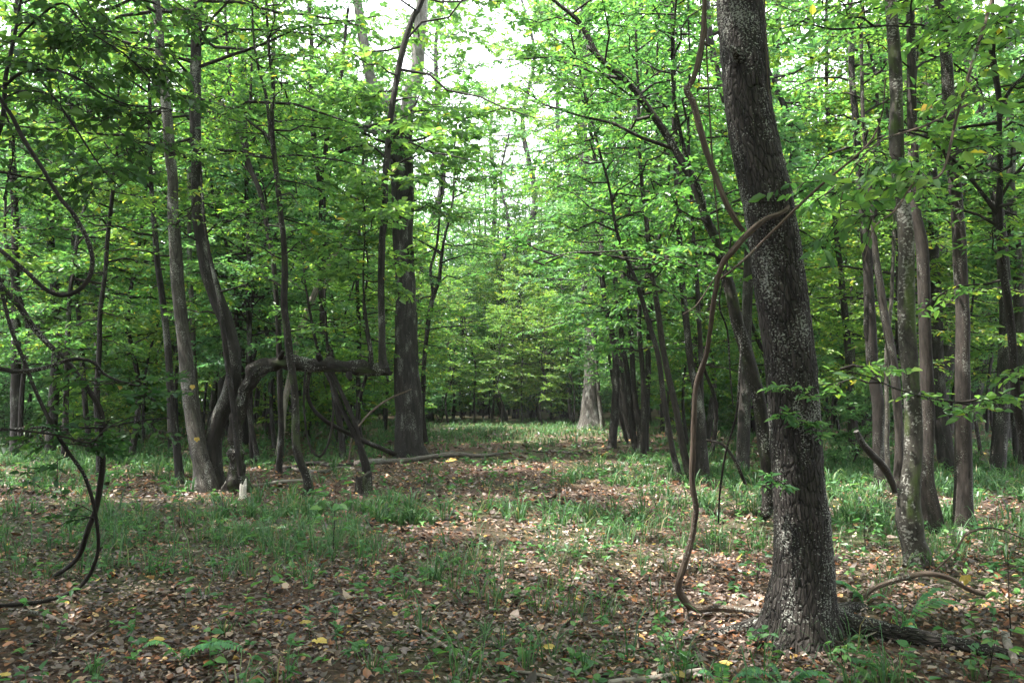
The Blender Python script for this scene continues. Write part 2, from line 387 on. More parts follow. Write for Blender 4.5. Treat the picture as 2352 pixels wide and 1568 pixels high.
def hash_str(s):
    h = 5381
    for c in s: h = (h * 33 + ord(c)) & 0x7fffffff
    return h

def stick(name, label, pts, rad, m, seg=8, step=.06, cat='branch', wob=.12, wander=.0, group=None, extra=(), bump=0):
    pts = np.array(pts); rad = np.asarray(rad); pts[:, 2] = np.maximum(pts[:, 2], gh(pts[:, 0], pts[:, 1]) + rad * .75); org = pts[0].copy(); mb = MB(); tube(mb, pts, rad, seg, step, wob=wob, bump=bump, wander=wander, seed=hash_str(label) % 40)
    o = mb.build(name, M[m], None, org); o.location = org; tag(o, label, cat, group)
    for nm, p, r in extra:
        mb = MB(); tube(mb, p, r, 6, step, wob=wob); mb.build(nm, M[m], o, org)
    return o

# ------------------------------------------------------------------ openings that let the sun through
GAPS += [(G(1430, 1112), .9), (G(1120, 1195), .85), (G(1330, 1215), .7), (G(900, 1185), .55), (G(170, 1150), .45), (G(1150, 1270), .5),
         (G(1100, 995), 2.2), (G(1200, 975), 2.6), (G(1300, 978), 2.2), (G(520, 1125), .35)]
# ------------------------------------------------------------------ camera, light, sky
EXPO = 2.25
sc = bpy.context.scene
cam = bpy.data.cameras.new('camera'); cam.sensor_width = 36; cam.lens = F / W * 36; cam.clip_end = 600; cam.clip_start = .05
co = bpy.data.objects.new('camera', cam); C.objects.link(co); co.location = (0, 0, CAMH); co.rotation_euler = (math.pi / 2 + PITCH, 0, 0); sc.camera = co
w = bpy.data.worlds.new('World'); sc.world = w; w.use_nodes = True
nd, lk = w.node_tree.nodes, w.node_tree.links; nd.clear()
sky = nd.new('ShaderNodeTexSky'); sky.sky_type = 'NISHITA'; sky.sun_disc = False
sky.sun_elevation = math.asin(SUN[2]); sky.sun_rotation = math.atan2(SUN[0], SUN[1]); sky.dust_density = 5; sky.air_density = 1.0; sky.ozone_density = 1.0
# thin bright cloud over most of the sky
tc = nd.new('ShaderNodeTexCoord'); nz = nd.new('ShaderNodeTexNoise'); nz.inputs['Scale'].default_value = 2.2; nz.inputs['Detail'].default_value = 5; lk.new(tc.outputs['Generated'], nz.inputs[0])
rp = ramp(nd, [(.25, (.55, .55, .55)), (.6, (.92, .92, .92))]); lk.new(nz.outputs[0], rp.inputs[0])
col = mixc(nd, lk, sky.outputs[0], (9.5, 9.6, 10.2, 1), rp.outputs[0])
bg = nd.new('ShaderNodeBackground'); bg.inputs[1].default_value = .13; lk.new(col, bg.inputs[0])
ow = nd.new('ShaderNodeOutputWorld'); lk.new(bg.outputs[0], ow.inputs[0])
sl = bpy.data.lights.new('sun', 'SUN'); sl.energy = 5.0; sl.angle = math.radians(.55); sl.color = (1, .95, .86)
so = bpy.data.objects.new('sun', sl); C.objects.link(so); so.location = tuple(SUN * 60); so.rotation_euler = Vector(SUN).to_track_quat('Z', 'Y').to_euler()
sc.view_settings.view_transform = 'Standard'; sc.view_settings.look = 'None'; sc.view_settings.exposure = EXPO; sc.view_settings.gamma = 1
cy = sc.cycles
cy.max_bounces = 8; cy.diffuse_bounces = 7; cy.glossy_bounces = 2; cy.transmission_bounces = 4; cy.transparent_max_bounces = 4; cy.volume_bounces = 0
cy.caustics_reflective = False; cy.caustics_refractive = False; cy.use_adaptive_sampling = True; cy.adaptive_threshold = .015
cy.sample_clamp_indirect = 6; cy.use_denoising = True; cy.denoiser = 'OPENIMAGEDENOISE'; cy.denoising_input_passes = 'RGB_ALBEDO_NORMAL'
try: cy.denoising_prefilter = 'ACCURATE'
except Exception: pass

# ------------------------------------------------------------------ ground
def ground_sheet():
    a = np.linspace(-1, 1, 241); xs = np.sinh(a * 4.2) / math.sinh(4.2) * 160
    b = np.linspace(0, 1, 300); ys = -30 + (b ** 3.0) * 215 ; ys = np.concatenate([np.linspace(-30, 1.5, 20), 1.5 + (np.linspace(0, 1, 300)[1:] ** 2.2) * 180])
    X, Y = np.meshgrid(xs, ys); Z = gh(X, Y)
    v = np.stack([X, Y, Z], -1).reshape(-1, 3); nx = len(xs); ny = len(ys)
    i = np.arange(ny - 1)[:, None] * nx + np.arange(nx - 1)[None]
    f = np.stack([i, i + 1, i + nx + 1, i + nx], -1).reshape(-1, 4)
    m, nd, lk = mat('forest_floor')
    tc = nd.new('ShaderNodeTexCoord')
    n1 = nd.new('ShaderNodeTexNoise'); n1.inputs['Scale'].default_value = 38; n1.inputs['Detail'].default_value = 8; n1.inputs['Roughness'].default_value = .75; lk.new(tc.outputs['Object'], n1.inputs[0])
    vo = nd.new('ShaderNodeTexVoronoi'); vo.inputs['Scale'].default_value = 30; lk.new(tc.outputs['Object'], vo.inputs[0])
    r = ramp(nd, [(.3, (.018, .013, .011)), (.5, (.055, .038, .03)), (.72, (.11, .08, .065))]); lk.new(n1.outputs[0], r.inputs[0])
    sp = nd.new('ShaderNodeSeparateColor'); lk.new(vo.outputs['Color'], sp.inputs[0])
    r2 = ramp(nd, [(0, (.04, .027, .022)), (.5, (.10, .07, .055)), (.8, (.15, .075, .045)), (1, (.18, .14, .12))]); lk.new(sp.outputs[0], r2.inputs[0])
    c1 = mixc(nd, lk, r.outputs[0], r2.outputs[0], .5)
    n2 = nd.new('ShaderNodeTexNoise'); n2.inputs['Scale'].default_value = .35; n2.inputs['Detail'].default_value = 4; lk.new(tc.outputs['Object'], n2.inputs[0])
    r3 = ramp(nd, [(.44, (0, 0, 0)), (.6, (.6, .6, .6))]); lk.new(n2.outputs[0], r3.inputs[0])
    c2 = mixc(nd, lk, c1, (.045, .075, .03, 1), r3.outputs[0])
    b = nd.new('ShaderNodeBsdfPrincipled'); lk.new(c2, b.inputs['Base Color']); b.inputs['Roughness'].default_value = .95; b.inputs['Specular IOR Level'].default_value = .1
    bp = nd.new('ShaderNodeBump'); bp.inputs['Strength'].default_value = .8; bp.inputs['Distance'].default_value = .03; lk.new(n1.outputs[0], bp.inputs['Height']); lk.new(bp.outputs[0], b.inputs['Normal'])
    o = nd.new('ShaderNodeOutputMaterial'); lk.new(b.outputs[0], o.inputs[0])
    mb = MB(); mb.add(v, f); tag(mb.build('ground', m), kind='structure')
ground_sheet()

# how grassy the floor is, from places seen in the photograph (px, py, half-width m, half-depth m, density)
GR = [(150, 1050, 3.5, 5.0, 1.1), (330, 1230, 1.9, 1.5, .6), (560, 1215, 1.8, 2.0, .55), (760, 1200, 1.3, 1.8, .5), (900, 1300, 1.6, 1.2, .4), (1000, 1480, 2.6, 1.0, .08), (1150, 990, 5.2, 5.5, 1.5), (1150, 1012, 3.5, 2.6, .6), (1390, 1105, .9, .9, 1.3), (1500, 1060, 1.6, 2.4, .6),
      (1340, 1205, .8, .9, .65), (1560, 1200, 1.0, 1.0, .55), (1120, 1160, 1.0, .9, .35), (1260, 1280, .45, .35, .8), (1700, 1120, 1.6, 4, .8), (1960, 1080, 2.4, 5, .75), (2250, 1100, 2.2, 4.5, .75), (2000, 1210, 1.2, 1.2, .6), (2300, 1230, .9, 1.0, .7),
      (950, 1300, .9, .5, .35), (880, 1545, .3, .2, 1.4), (1500, 1480, .6, .35, .35), (1800, 1545, .7, .15, .5), (2150, 1552, .9, .18, .45), (640, 1260, .9, .5, .55), (350, 1275, .3, .2, .9), (1080, 1380, .7, .4, .3), (1400, 1390, .6, .4, .3), (740, 1450, .5, .3, .35), (1700, 1250, .9, .7, .55),
      (1120, 1075, 1.5, 3.2, -1.4), (980, 1130, .8, 1.4, -.6), (1180, 1230, .7, .8, -.5), (900, 1400, 2.0, .7, -.35), (300, 1420, 1.5, .8, -.5), (1465, 1124, .6, .4, -1.6), (1250, 1150, 1.0, .8, -.4)]
GRW = [(G(a, b), rx, ry, d) for a, b, rx, ry, d in GR]
def grass_density(x, y):
    g = np.zeros_like(x)
    for c, rx, ry, d in GRW: g += d * np.exp(-(((x - c[0]) / rx) ** 2 + ((y - c[1]) / ry) ** 2))
    q = np.stack([x * 1.5, y * 1.5, np.zeros_like(x)], -1)
    n = fbm(q, 4)
    q2 = np.stack([x * .25 + 7, y * .25, np.zeros_like(x)], -1)
    far = np.clip((y - 13) / 8, 0, 1) * np.clip(fbm(q2, 2) * 2.2 - .5, .1, 1) * np.where(np.abs(x - .5) < 3.2, np.clip((y - 25) / 4, 0, 1), 1)
    return np.clip(np.maximum(g + far * .8, 0) * (.08 + 1.8 * np.clip(n * 3.2 - 1.2, 0, 1)) + .022, 0, 1.3)

def in_view(n, y0, y1, spread=.72, p=1.0):
    y = y0 + (y1 - y0) * rng.random(n) ** p; x = (rng.random(n) * 2 - 1) * spread * (y + .6); return x, y

def grass():
    mb = MB()
    for (n, y0, y1, hl, wl, nb, pw) in ((2800, 3.6, 9.5, .29, .0034, 15, 1.0), (4600, 9.5, 19, .31, .0066, 18, 1.0), (15000, 19, 46, .30, .012, 6, .8)):
        x, y = in_view(n, y0, y1, p=pw); k = rng.random(n) * 1.3 < grass_density(x, y); x, y = x[k], y[k]; n = len(x)
        c = rng.integers(max(3, nb // 2), nb + 1, n); idx = np.repeat(np.arange(n), c); m = len(idx)
        sz = rng.uniform(.55, 1.35, n)[idx]; a = rng.random(m) * 2 * np.pi; sp = rng.random(m) ** .7 * .06 * sz
        bx = x[idx] + np.cos(a) * sp; by = y[idx] + np.sin(a) * sp; bz = gh(bx, by)
        d = np.stack([np.cos(a + rng.normal(0, .5, m)), np.sin(a + rng.normal(0, .5, m)), np.zeros(m)], -1); s = np.stack([-d[:, 1], d[:, 0], np.zeros(m)], -1)
        L = hl * sz * rng.uniform(.6, 1.3, m); out = rng.uniform(.3, 1.0, m); up = np.array([0, 0, 1.])
        b = np.stack([bx, by, bz - .01], -1); wd = (wl * rng.uniform(.7, 1.4, m))[:, None]; Lc = L[:, None]; oc = out[:, None]
        p1 = b + d * Lc * oc * .25 + up * Lc * .5 * (1.1 - .3 * oc); p2 = b + d * Lc * oc * .62 + up * Lc * .8 * (1.08 - .5 * oc); p3 = b + d * Lc * oc * 1.05 + up * Lc * (.92 - .75 * oc)
        v = np.stack([b - s * wd, b + s * wd, p1 - s * wd * .9, p1 + s * wd * .9, p2 - s * wd * .6, p2 + s * wd * .6, p3 - s * wd * .08, p3 + s * wd * .08], 1)
        kk = np.arange(m)[:, None] * 8
        mb.add(v, np.stack([kk + [0, 1, 3, 2], kk + [2, 3, 5, 4], kk + [4, 5, 7, 6]], 1).reshape(-1, 4), None, 0, False)
    tag(mb.build('grass', M['grass']), 'sedgy green grass in tufts over the clearing and under the trees', 'grass', kind='stuff')
grass()

def litter():
    mb = MB()
    for (n, y0, y1, l0, pw) in ((64000, 3.3, 8.5, .041, 1.0), (46000, 8.5, 18, .062, 1.0), (14000, 18, 36, .13, 1.0)):
        x, y = in_view(n, y0, y1, p=pw)
        bare = 1.15 - .55 * np.clip(grass_density(x, y), 0, 1)
        dn = fbm(np.stack([x * 1.7 + 3, y * 1.7, np.zeros(n)], -1), 3); bare = bare * np.clip(.35 + (dn - .3) * 2.6, .5, 1.1)
        k = rng.random(n) < bare; x, y = x[k], y[k]; n = len(x); z = gh(x, y) + .004 + rng.random(n) * .028
        a = rng.random(n) * 6.283
        D = np.stack([np.cos(a), np.sin(a), rng.normal(0, .30, n)], -1); N = np.array([0, 0, 1.]) + rng.normal(0, .40, (n, 3)); N[:, 2] = np.abs(N[:, 2]) + .2
        L = l0 * rng.uniform(.4, 1.35, n) * np.where(rng.random(n) < .05, 1.9, 1)
        leaves(mb, np.stack([x, y, z], -1), D, N, L, rng.uniform(.35, .8, n), 0, rng.normal(0, .14, n), rng.normal(.05, .16, n))
    n = 900; x, y = in_view(n, 3.4, 14); a = rng.random(n) * 6.283; A = np.stack([x, y, gh(x, y) + .02], -1); L = rng.uniform(.06, .35, n)[:, None]
    Bq = A + np.stack([np.cos(a), np.sin(a), rng.normal(0, .06, n)], -1) * L; sticks(mb, A, Bq, rng.uniform(.0015, .004, n), .0012, 1)
    tag(mb.build('leaf_litter', [M['litter'], M['b_log']]), 'brown and tan fallen leaves carpeting the forest floor', 'fallen leaves', kind='stuff')
litter()

def low_cover():
    """tiny broad-leaved weeds between the grass"""
    mb = MB(); n = 9500
    x, y = in_view(n, 3.5, 26, p=1.3); k = rng.random(n) < .12 + grass_density(x, y) * .75; x, y = x[k], y[k]; n = len(x)
    c = 5; idx = np.repeat(np.arange(n), c); m = len(idx); hh = rng.uniform(.03, .2, n)
    b = np.stack([x, y, gh(x, y)], -1); top = b + np.stack([rng.normal(0, .03, n), rng.normal(0, .03, n), hh], -1)
    sticks(mb, b, top, .0018, .001, 0)
    f = rng.uniform(.4, 1, m)[:, None]; B = b[idx] * (1 - f) + top[idx] * f; a = rng.random(m) * 6.283
    leaves(mb, B, np.stack([np.cos(a), np.sin(a), rng.normal(.1, .3, m)], -1), np.array([0, 0, 1.]) + rng.normal(0, .35, (m, 3)), rng.uniform(.025, .08, m) * (1 + (y[idx] > 12) * .5), .55, 0)
    tag(mb.build('undergrowth', M['leaf_ground']), 'low weedy seedlings scattered among the grass and leaf litter', 'undergrowth', kind='stuff')
low_cover()
# ------------------------------------------------------------------ the dark scaly trunk close on the right
def near_trunk():
    YA = 5.2
    tr = [(1836, 1447, 140), (1842, 1365, 136), (1846, 1312, 130), (1843, 1212, 124), (1835, 1111, 118), (1829, 1025, 117), (1817, 858, 114), (1796, 690, 115), (1773, 524, 113), (1757, 434, 115), (1722, 267, 106), (1710, 130, 105), (1700, 0, 104)]
    pts, rad = W3(tr, YA)
    base = np.array([pts[0][0], YA, float(gh(pts[0][0], YA))])
    pts = np.vstack([base - [0, 0, .2], base + [0, 0, .0], pts[1:]]); rad = np.concatenate([[.195, .195], rad[1:]])
    rg = np.random.default_rng(5); pts, rad = grow(pts, rad, 13.5, rg, .05)
    t = thing('tree', 'thick dark scaly trunk leaning left close on the right with pale lichen flecks', 'tree', base)
    def flare(d, s):
        th = np.arctan2(d[..., 1], d[..., 0]); g = np.exp(-np.maximum(s - .2, 0) / .19)[:, None]
        lob = (.08 + .62 * np.maximum(np.cos(th - .12), 0) ** 6 + .5 * np.maximum(np.cos(th - 2.75), 0) ** 5 + .32 * np.maximum(np.cos(th + 1.75), 0) ** 4 + .3 * np.maximum(np.cos(th - 1.4), 0) ** 4)
        return 1 + g * lob
    mb = MB(); stem = tube(mb, pts, rad, 120, .016, wob=.035, bump=.0075, flare=flare, seed=4)
    mb.build('trunk', M['b_scaly'], t, base)
    roots = [([G(1880, 1440, .06), G(1990, 1454, .045), G(2080, 1464, .036), G(2180, 1479, .03), G(2270, 1493, .02), G(2380, 1512, -.01), G(2460, 1525, -.06)], [.10, .075, .06, .052, .046, .04, .03]),
             ([G(1810, 1440, .06), G(1740, 1436, .03), G(1680, 1438, .005), G(1600, 1440, -.02), G(1540, 1444, -.04)], [.075, .055, .04, .03, .02]),
             ([G(1820, 1462, .05), G(1796, 1482, .03), G(1775, 1500, -.03)], [.07, .05, .03]),
             ([G(1880, 1425, .04), G(1960, 1400, .02), G(2010, 1392, -.04)], [.07, .05, .03])]
    for p, r in roots:
        mb = MB(); tube(mb, p, r, 20, .03, wob=.16, bump=.006, seed=len(p)); mb.build('root', M['b_scaly'], t, base)
    kp = [P(1700, 135, YA - .10), P(1688, 118, YA - .19), P(1683, 108, YA - .235)]
    mb = MB(); tube(mb, kp, [.05, .034, .026], 18, .012, wob=.2, bump=.004, seed=3); mb.build('knot', M['b_scaly'], t, base)
    # leafy sprigs growing from the bark
    for q in ((1815, 905, 1.1), (1790, 960, .8), (1855, 985, .7), (1780, 1110, .7)):
        mb = MB(); b0 = P(q[0], q[1], YA - .13); n = 4
        br = make_branches(rg, np.repeat(b0[None], n, 0), rg.uniform(-2.6, -.5, n), .17 * q[2] * rg.uniform(.7, 1.2, n), rg.normal(.5, .3, n), .25)
        foliage(mb, br, np.full(n, .003), rg, nt=5, tl=.06, nl=3, ll=.055, wr=.36, cull=False, t0=.4, flat=.5)
        mb.build('sprig', [M['b_twig'], M['leaf_ground']], t, base)
    mb = MB(); crown(mb, stem, rg, 6.5, 13.3, 46, 5.0, lmin=1.5, nt=14, tl=.85, nl=9, ll=.14); mb.build('crown', [M['b_twig'], M['leaf']], t, base)
    return stem
stemA = near_trunk()

# vines on and beside it
v = [(1760, 1406, 17, 5.35), (1700, 1398, 19, 5.55), (1640, 1392, 19, 5.7), (1600, 1394, 20, 5.8), (1575, 1385, 21, 5.8), (1560, 1368, 22, 5.8), (1550, 1348, 20, 5.78), (1556, 1320, 18, 5.72), (1580, 1260, 17, 5.65), (1597, 1200, 19, 5.6), (1601, 1165, 19, 5.58), (1592, 1110, 17, 5.55),
     (1594, 1040, 18, 5.5), (1597, 960, 18, 5.45), (1602, 890, 18, 5.4), (1622, 825, 18, 5.3), (1632, 760, 17, 5.2), (1638, 690, 17, 5.1), (1655, 615, 18, 5.02), (1685, 575, 18, 4.98), (1715, 540, 17, 4.97), (1760, 503, 14, 4.96), (1795, 488, 12, 4.98), (1812, 472, 10, 5.05), (1806, 430, 8, 5.12), (1795, 370, 7, 5.12), (1780, 300, 7, 5.1), (1768, 220, 7, 5.1), (1760, 100, 7, 5.1), (1752, -40, 7, 5.15), (1745, -300, 6, 5.2)]
vp, vr = W3(v, 5); vr = vr * .74
stick('vine', 'fibrous brown vine rising from the ground and looping onto the dark scaly trunk', vp, vr, 'b_vine', 14, .03, 'vine', .46, .018, bump=.005,
      extra=[('tendril', [P(1655, 615, 5.02), P(1640, 640, 5.0), P(1600, 700, 4.95), P(1568, 722, 4.9)], [.006, .004, .003, .002]),
             ('tendril', [P(1577, 1388, 5.8), P(1580, 1405, 5.78), P(1582, 1422, 5.76)], [.008, .006, .003]),
             ('tendril', [P(1600, 1150, 5.58), P(1570, 1120, 5.6), P(1558, 1165, 5.6), P(1590, 1190, 5.6)], [.004, .003, .003, .002])])
v = [(1708, 530, 10, 5.0), (1690, 512, 13, 4.97), (1665, 470, 14, 4.95), (1645, 420, 14, 4.95), (1622, 355, 14, 4.95), (1605, 290, 14, 4.95), (1592, 240, 14, 4.95), (1578, 212, 15, 4.95), (1592, 190, 13, 4.95), (1606, 140, 12, 4.95), (1617, 80, 11, 4.95), (1620, 0, 10, 4.95), (1618, -120, 9, 4.95), (1640, -420, 8, 5.0)]
vp, vr = W3(v, 5)
stick('vine', 'grey brown vine hanging from above with a sharp kink left of the scaly trunk', vp, vr, 'b_vine', 12, .03, 'vine', .42, .016, bump=.004,
      extra=[('tendril', [P(1620, -60, 4.96), P(1622, 90, 4.96), P(1630, 260, 4.98), P(1640, 420, 5.0), P(1655, 560, 5.05)], [.005] * 5)])
v = [(1655, 640, 5, 5.0), (1690, 612, 6, 4.98), (1764, 540, 6, 4.96), (1831, 475, 6, 4.85), (1898, 414, 6, 4.75), (1964, 361, 5, 4.68), (2004, 320, 4, 4.62), (2028, 262, 3, 4.6), (2034, 180, 3, 4.55)]
vp, vr = W3(v, 5)
o = stick('twig', 'thin bare tan twig slanting up across the scaly trunk', vp, vr, 'b_vine', 6, .05, 'twig', .05, .012)

# ------------------------------------------------------------------ trees on the right
cr_lo = dict(nt=12, tl=.55, nl=9, ll=.085)
traced('tree', 'pale mottled trunk with a swollen elbow near its base, right of the scaly trunk',
       [(2110, 1300, 66), (2097, 1250, 54), (2087, 1195, 60), (2086, 1160, 50), (2090, 1110, 46), (2096, 1025, 42), (2089, 860, 36), (2087, 770, 36), (2084, 690, 35), (2078, 600, 33), (2070, 480, 32), (2062, 330, 30), (2060, 200, 30), (2048, 20, 28)], 'b_mottle', 'leaf', top=13, seg=24, step=.06, wob=.12, bump=.004,
       cr=[dict(h0=5.2, h1=12.5, nb=26, lmax=2.6, nt=12, tl=.6, nl=8, ll=.10)])
traced('tree', 'reddish brown trunk standing directly behind the pale mottled trunk',
       [(2143, 1218, 50), (2140, 1180, 43), (2131, 1111, 33), (2127, 991, 29), (2125, 858, 28), (2121, 724, 27), (2115, 557, 27), (2101, 501, 26), (2098, 367, 22), (2092, 200, 20), (2088, 0, 18)], 'b_red', 'leaf', top=14, seg=18,
       cr=[dict(h0=5.5, h1=13.5, nb=26, lmax=2.6, nt=12, tl=.6, nl=8, ll=.10), dict(h0=3.9, h1=5.6, nb=4, lmax=1.6, nt=11, tl=.45, nl=8, ll=.08)])
traced('tree', 'grey trunk wide at its foot, behind the gap between the reddish and the straight trunk',
       [(2183, 1082, 50), (2166, 1025, 36), (2158, 924, 33), (2151, 791, 30), (2148, 657, 27), (2145, 557, 22), (2140, 420, 20), (2134, 250, 18), (2128, 60, 16)], 'b_oak', 'leaf_blue', top=16, seg=14,
       cr=[dict(h0=5, h1=15.5, nb=30, lmax=3.0, nt=11, tl=.7, nl=7, ll=.12)])
traced('tree', 'straight brown grey trunk with a pale patch of rotten wood at its foot, far right',
       [(2216, 1218, 56), (2213, 1178, 44), (2214, 1061, 38), (2213, 958, 34), (2210, 824, 31), (2210, 691, 30), (2206, 557, 30), (2201, 501, 28), (2193, 401, 27), (2186, 300, 26), (2175, 150, 24), (2161, 17, 21)], 'b_red', 'leaf', top=15, seg=20,
       cr=[dict(h0=5.4, h1=14.5, nb=28, lmax=2.8, nt=12, tl=.6, nl=8, ll=.10), dict(h0=3.6, h1=5.4, nb=4, lmax=1.5, nt=11, tl=.45, nl=8, ll=.085)])
traced('tree', 'slim blackish tree with upswept side branches at the far right edge',
       [(2392, 1180, 32), (2372, 1100, 26), (2345, 974, 22), (2332, 891, 19), (2325, 807, 18), (2318, 724, 18), (2305, 624, 17), (2298, 540, 17), (2295, 480, 16), (2298, 401, 13), (2295, 300, 12), (2295, 234, 12), (2285, 167, 14), (2278, 117, 13), (2275, 67, 8), (2280, 0, 7)], 'b_dark', 'leaf', Y=7.6, top=8, wander=.015,
       limbs=[([(2293, 495, 11), (2268, 460, 10), (2248, 434, 9), (2208, 384, 8), (2148, 327, 6, 7.2), (2108, 310, 5, 7.0), (2065, 300, 3, 6.9)],), ([(2300, 240, 9), (2325, 200, 8), (2352, 174, 6), (2420, 60, 5, 7.3)],), ([(2300, 452, 8), (2325, 407, 7), (2352, 377, 6), (2420, 300, 5, 7.8)],),
              ([(2280, 104, 8), (2268, 97, 7), (2231, 80, 6), (2148, 63, 5, 7.3), (2048, 60, 4, 7.1), (1944, 67, 3, 6.9)],), ([(2330, 860, 9), (2340, 870, 8), (2352, 860, 6), (2400, 820, 5)],),
              ([(2330, 940, 7), (2265, 938, 5, 7.3), (2215, 928, 5, 7.1), (2131, 914, 4, 6.9), (2051, 891, 4, 6.7), (1998, 868, 3, 6.6), (1930, 848, 2, 6.5)],)],
       limb_cr=dict(n=5, L=.62, nt=9, tl=.28, nl=6, ll=.085, wr=.5), cr=[dict(h0=2.4, h1=5.0, nb=14, lmax=1.5, nt=11, tl=.4, nl=7, ll=.085, droop=.1), dict(h0=4.8, h1=8, nb=12, lmax=1.6, nt=11, tl=.45, nl=8, ll=.09)])
traced('tree', 'blackish trunk with a short side fork, seen left of the pale mottled trunk',
       [(2027, 1128, 38), (2021, 1025, 26), (2014, 924, 28), (2004, 824, 27), (1999, 741, 26), (1992, 624, 22), (1985, 500, 20), (1975, 400, 18), (1965, 280, 16), (1958, 120, 14)], 'b_dark', 'leaf', top=14,
       limbs=[([(2003, 800, 11), (1990, 770, 12), (1992, 700, 12), (1995, 640, 11), (2004, 560, 10), (2012, 420, 9), (2020, 250, 8)], 9)], cr=[dict(h0=5, h1=13.5, nb=26, lmax=2.6, nt=11, tl=.65, nl=8, ll=.10)])
traced('tree', 'slim greyish red trunk standing alone just right of the scaly trunk',
       [(1960, 1062, 26), (1957, 1025, 21), (1954, 924, 18), (1949, 824, 17), (1941, 724, 16), (1931, 624, 14), (1923, 557, 12), (1914, 430, 11), (1902, 280, 10)], 'b_red', 'leaf_blue', top=13,
       cr=[dict(h0=4.5, h1=12.5, nb=26, lmax=2.6, nt=11, tl=.7, nl=7, ll=.12)])
traced('tree', 'leaning light reddish trunk between the blackish trunk and the pale mottled one',
       [(2062, 1140, 26), (2066, 1025, 19), (2058, 924, 20), (2048, 824, 21), (2031, 724, 19), (2021, 641, 16), (2010, 540, 13), (1996, 420, 11), (1985, 280, 9)], 'b_red', 'leaf', top=10,
       cr=[dict(h0=4.2, h1=9.6, nb=20, lmax=2.0, nt=12, tl=.5, nl=8, ll=.09)])
traced('sapling', 'thin greenish pole growing beside the leaning light reddish trunk', [(2046, 1132, 14), (2040, 1044, 11), (2038, 960, 11), (2036, 891, 10), (2040, 760, 9), (2052, 600, 8), (2062, 440, 7)], 'b_mottle', 'leaf', top=8, cr=[dict(h0=3.6, h1=7.8, nb=14, lmax=1.4, **cr_lo)])
traced('tree', 'pale grey trunk behind the slim blackish tree at the right edge', [(2358, 1075, 40), (2352, 900, 28), (2345, 740, 26), (2338, 600, 22), (2325, 480, 20), (2320, 300, 17), (2318, 120, 15)], 'b_pale', 'leaf_blue', top=16, cr=[dict(h0=5, h1=15.5, nb=28, lmax=3, nt=11, tl=.7, nl=7, ll=.12)])
traced('tree', 'thick dark mossy tree leaning left above the path, its hooked foot behind the scaly trunk',
       [(1742, 1166, 22, 9.6), (1754, 1186, 30, 9.6), (1764, 1160, 30), (1760, 1111, 30), (1756, 1038, 32), (1744, 941, 32), (1730, 874, 32), (1710, 791, 30), (1690, 724, 28), (1677, 657, 28), (1657, 590, 25), (1640, 540, 22), (1620, 501, 20), (1593, 417, 21), (1570, 377, 18), (1537, 320, 17), (1493, 254, 16), (1443, 190, 14), (1410, 160, 13), (1376, 127, 13), (1353, 83, 12), (1326, 43, 11), (1273, 0, 9), (1190, -70, 7)], 'b_moss', 'leaf', Y=9.6, top=6.6, root=False, seg=18, step=.07, wob=.14, bump=.004,
       limbs=[([(1655, 590, 9, 9.6), (1640, 587, 8, 9.4), (1570, 579, 7, 9.2), (1510, 594, 6, 9.0), (1460, 594, 5, 8.8), (1393, 587, 5, 8.6), (1320, 579, 4, 8.4), (1226, 600, 3, 8.2)],), ([(1590, 415, 9), (1560, 300, 8, 9.4), (1545, 180, 7, 9.2), (1550, 20, 6, 9.0)], 7)],
       limb_cr=dict(n=9, L=.9, nt=10, tl=.32, nl=7, ll=.08, wr=.5), cr=[dict(h0=3.2, h1=6.8, nb=20, lmax=2.1, nt=13, tl=.5, nl=9, ll=.085, droop=.12)])
t_, _ = traced('tree', 'dark straight trunk hidden behind the looping vine, with a second stem from its middle',
       [(1612, 1108, 40), (1612, 1038, 30), (1603, 924, 20), (1588, 841, 16), (1580, 757, 16), (1573, 691, 15), (1565, 624, 14), (1558, 500, 13), (1550, 330, 12), (1548, 150, 10)], 'b_dark', 'leaf', top=12,
       limbs=[([(1611, 960, 11), (1611, 841, 11), (1608, 760, 11), (1600, 657, 10), (1590, 500, 8), (1580, 350, 7)], 9)], cr=[dict(h0=4, h1=11.5, nb=26, lmax=2.2, nt=12, tl=.55, nl=9, ll=.09)])
# the loose clump of slim stems right of the path
for lab, tr, tp in (('left and darkest of three slim stems right of the path, rising from one spot', [(1463, 1042, 18), (1451, 974, 14), (1443, 891, 13), (1433, 807, 12), (1425, 741, 12), (1416, 657, 11), (1414, 597, 10), (1418, 500, 9), (1412, 350, 7)], 11),
                    ('middle of three slim dark stems right of the path, nearly touching the first', [(1472, 1043, 16), (1465, 958, 13), (1456, 891, 12), (1450, 807, 12), (1446, 707, 11), (1443, 641, 10), (1448, 500, 8), (1462, 330, 7)], 11),
                    ('right stem of three slim ones right of the path, bent back to the left above', [(1482, 1042, 18), (1486, 924, 14), (1488, 824, 13), (1493, 724, 12), (1496, 641, 12), (1486, 540, 11), (1478, 420, 9), (1482, 280, 7)], 12),
                    ('slender crooked stem leaning left with its foot beside the sunlit leaf patch', [(1561, 1111, 17), (1545, 1040, 13), (1530, 941, 13), (1516, 857, 12), (1503, 791, 12), (1491, 751, 12), (1476, 697, 11), (1460, 647, 10), (1448, 620, 9), (1420, 540, 8), (1395, 420, 6)], 8),
                    ('reddish slender stem leaning left, next to the crooked stem by the sunlit leaf patch', [(1583, 1106, 21), (1572, 1044, 17), (1553, 941, 15), (1537, 874, 14), (1523, 807, 14), (1513, 741, 13), (1506, 691, 13), (1500, 647, 12), (1486, 540, 11), (1474, 400, 9), (1466, 260, 7)], 10)):
    traced('tree', lab, tr, 'b_dark' if 'red' not in lab else 'b_red', 'leaf', top=tp, seg=10, cr=[dict(h0=3.3, h1=tp - .3, nb=26, lmax=2.4, nt=13, tl=.55, nl=9, ll=.095)])

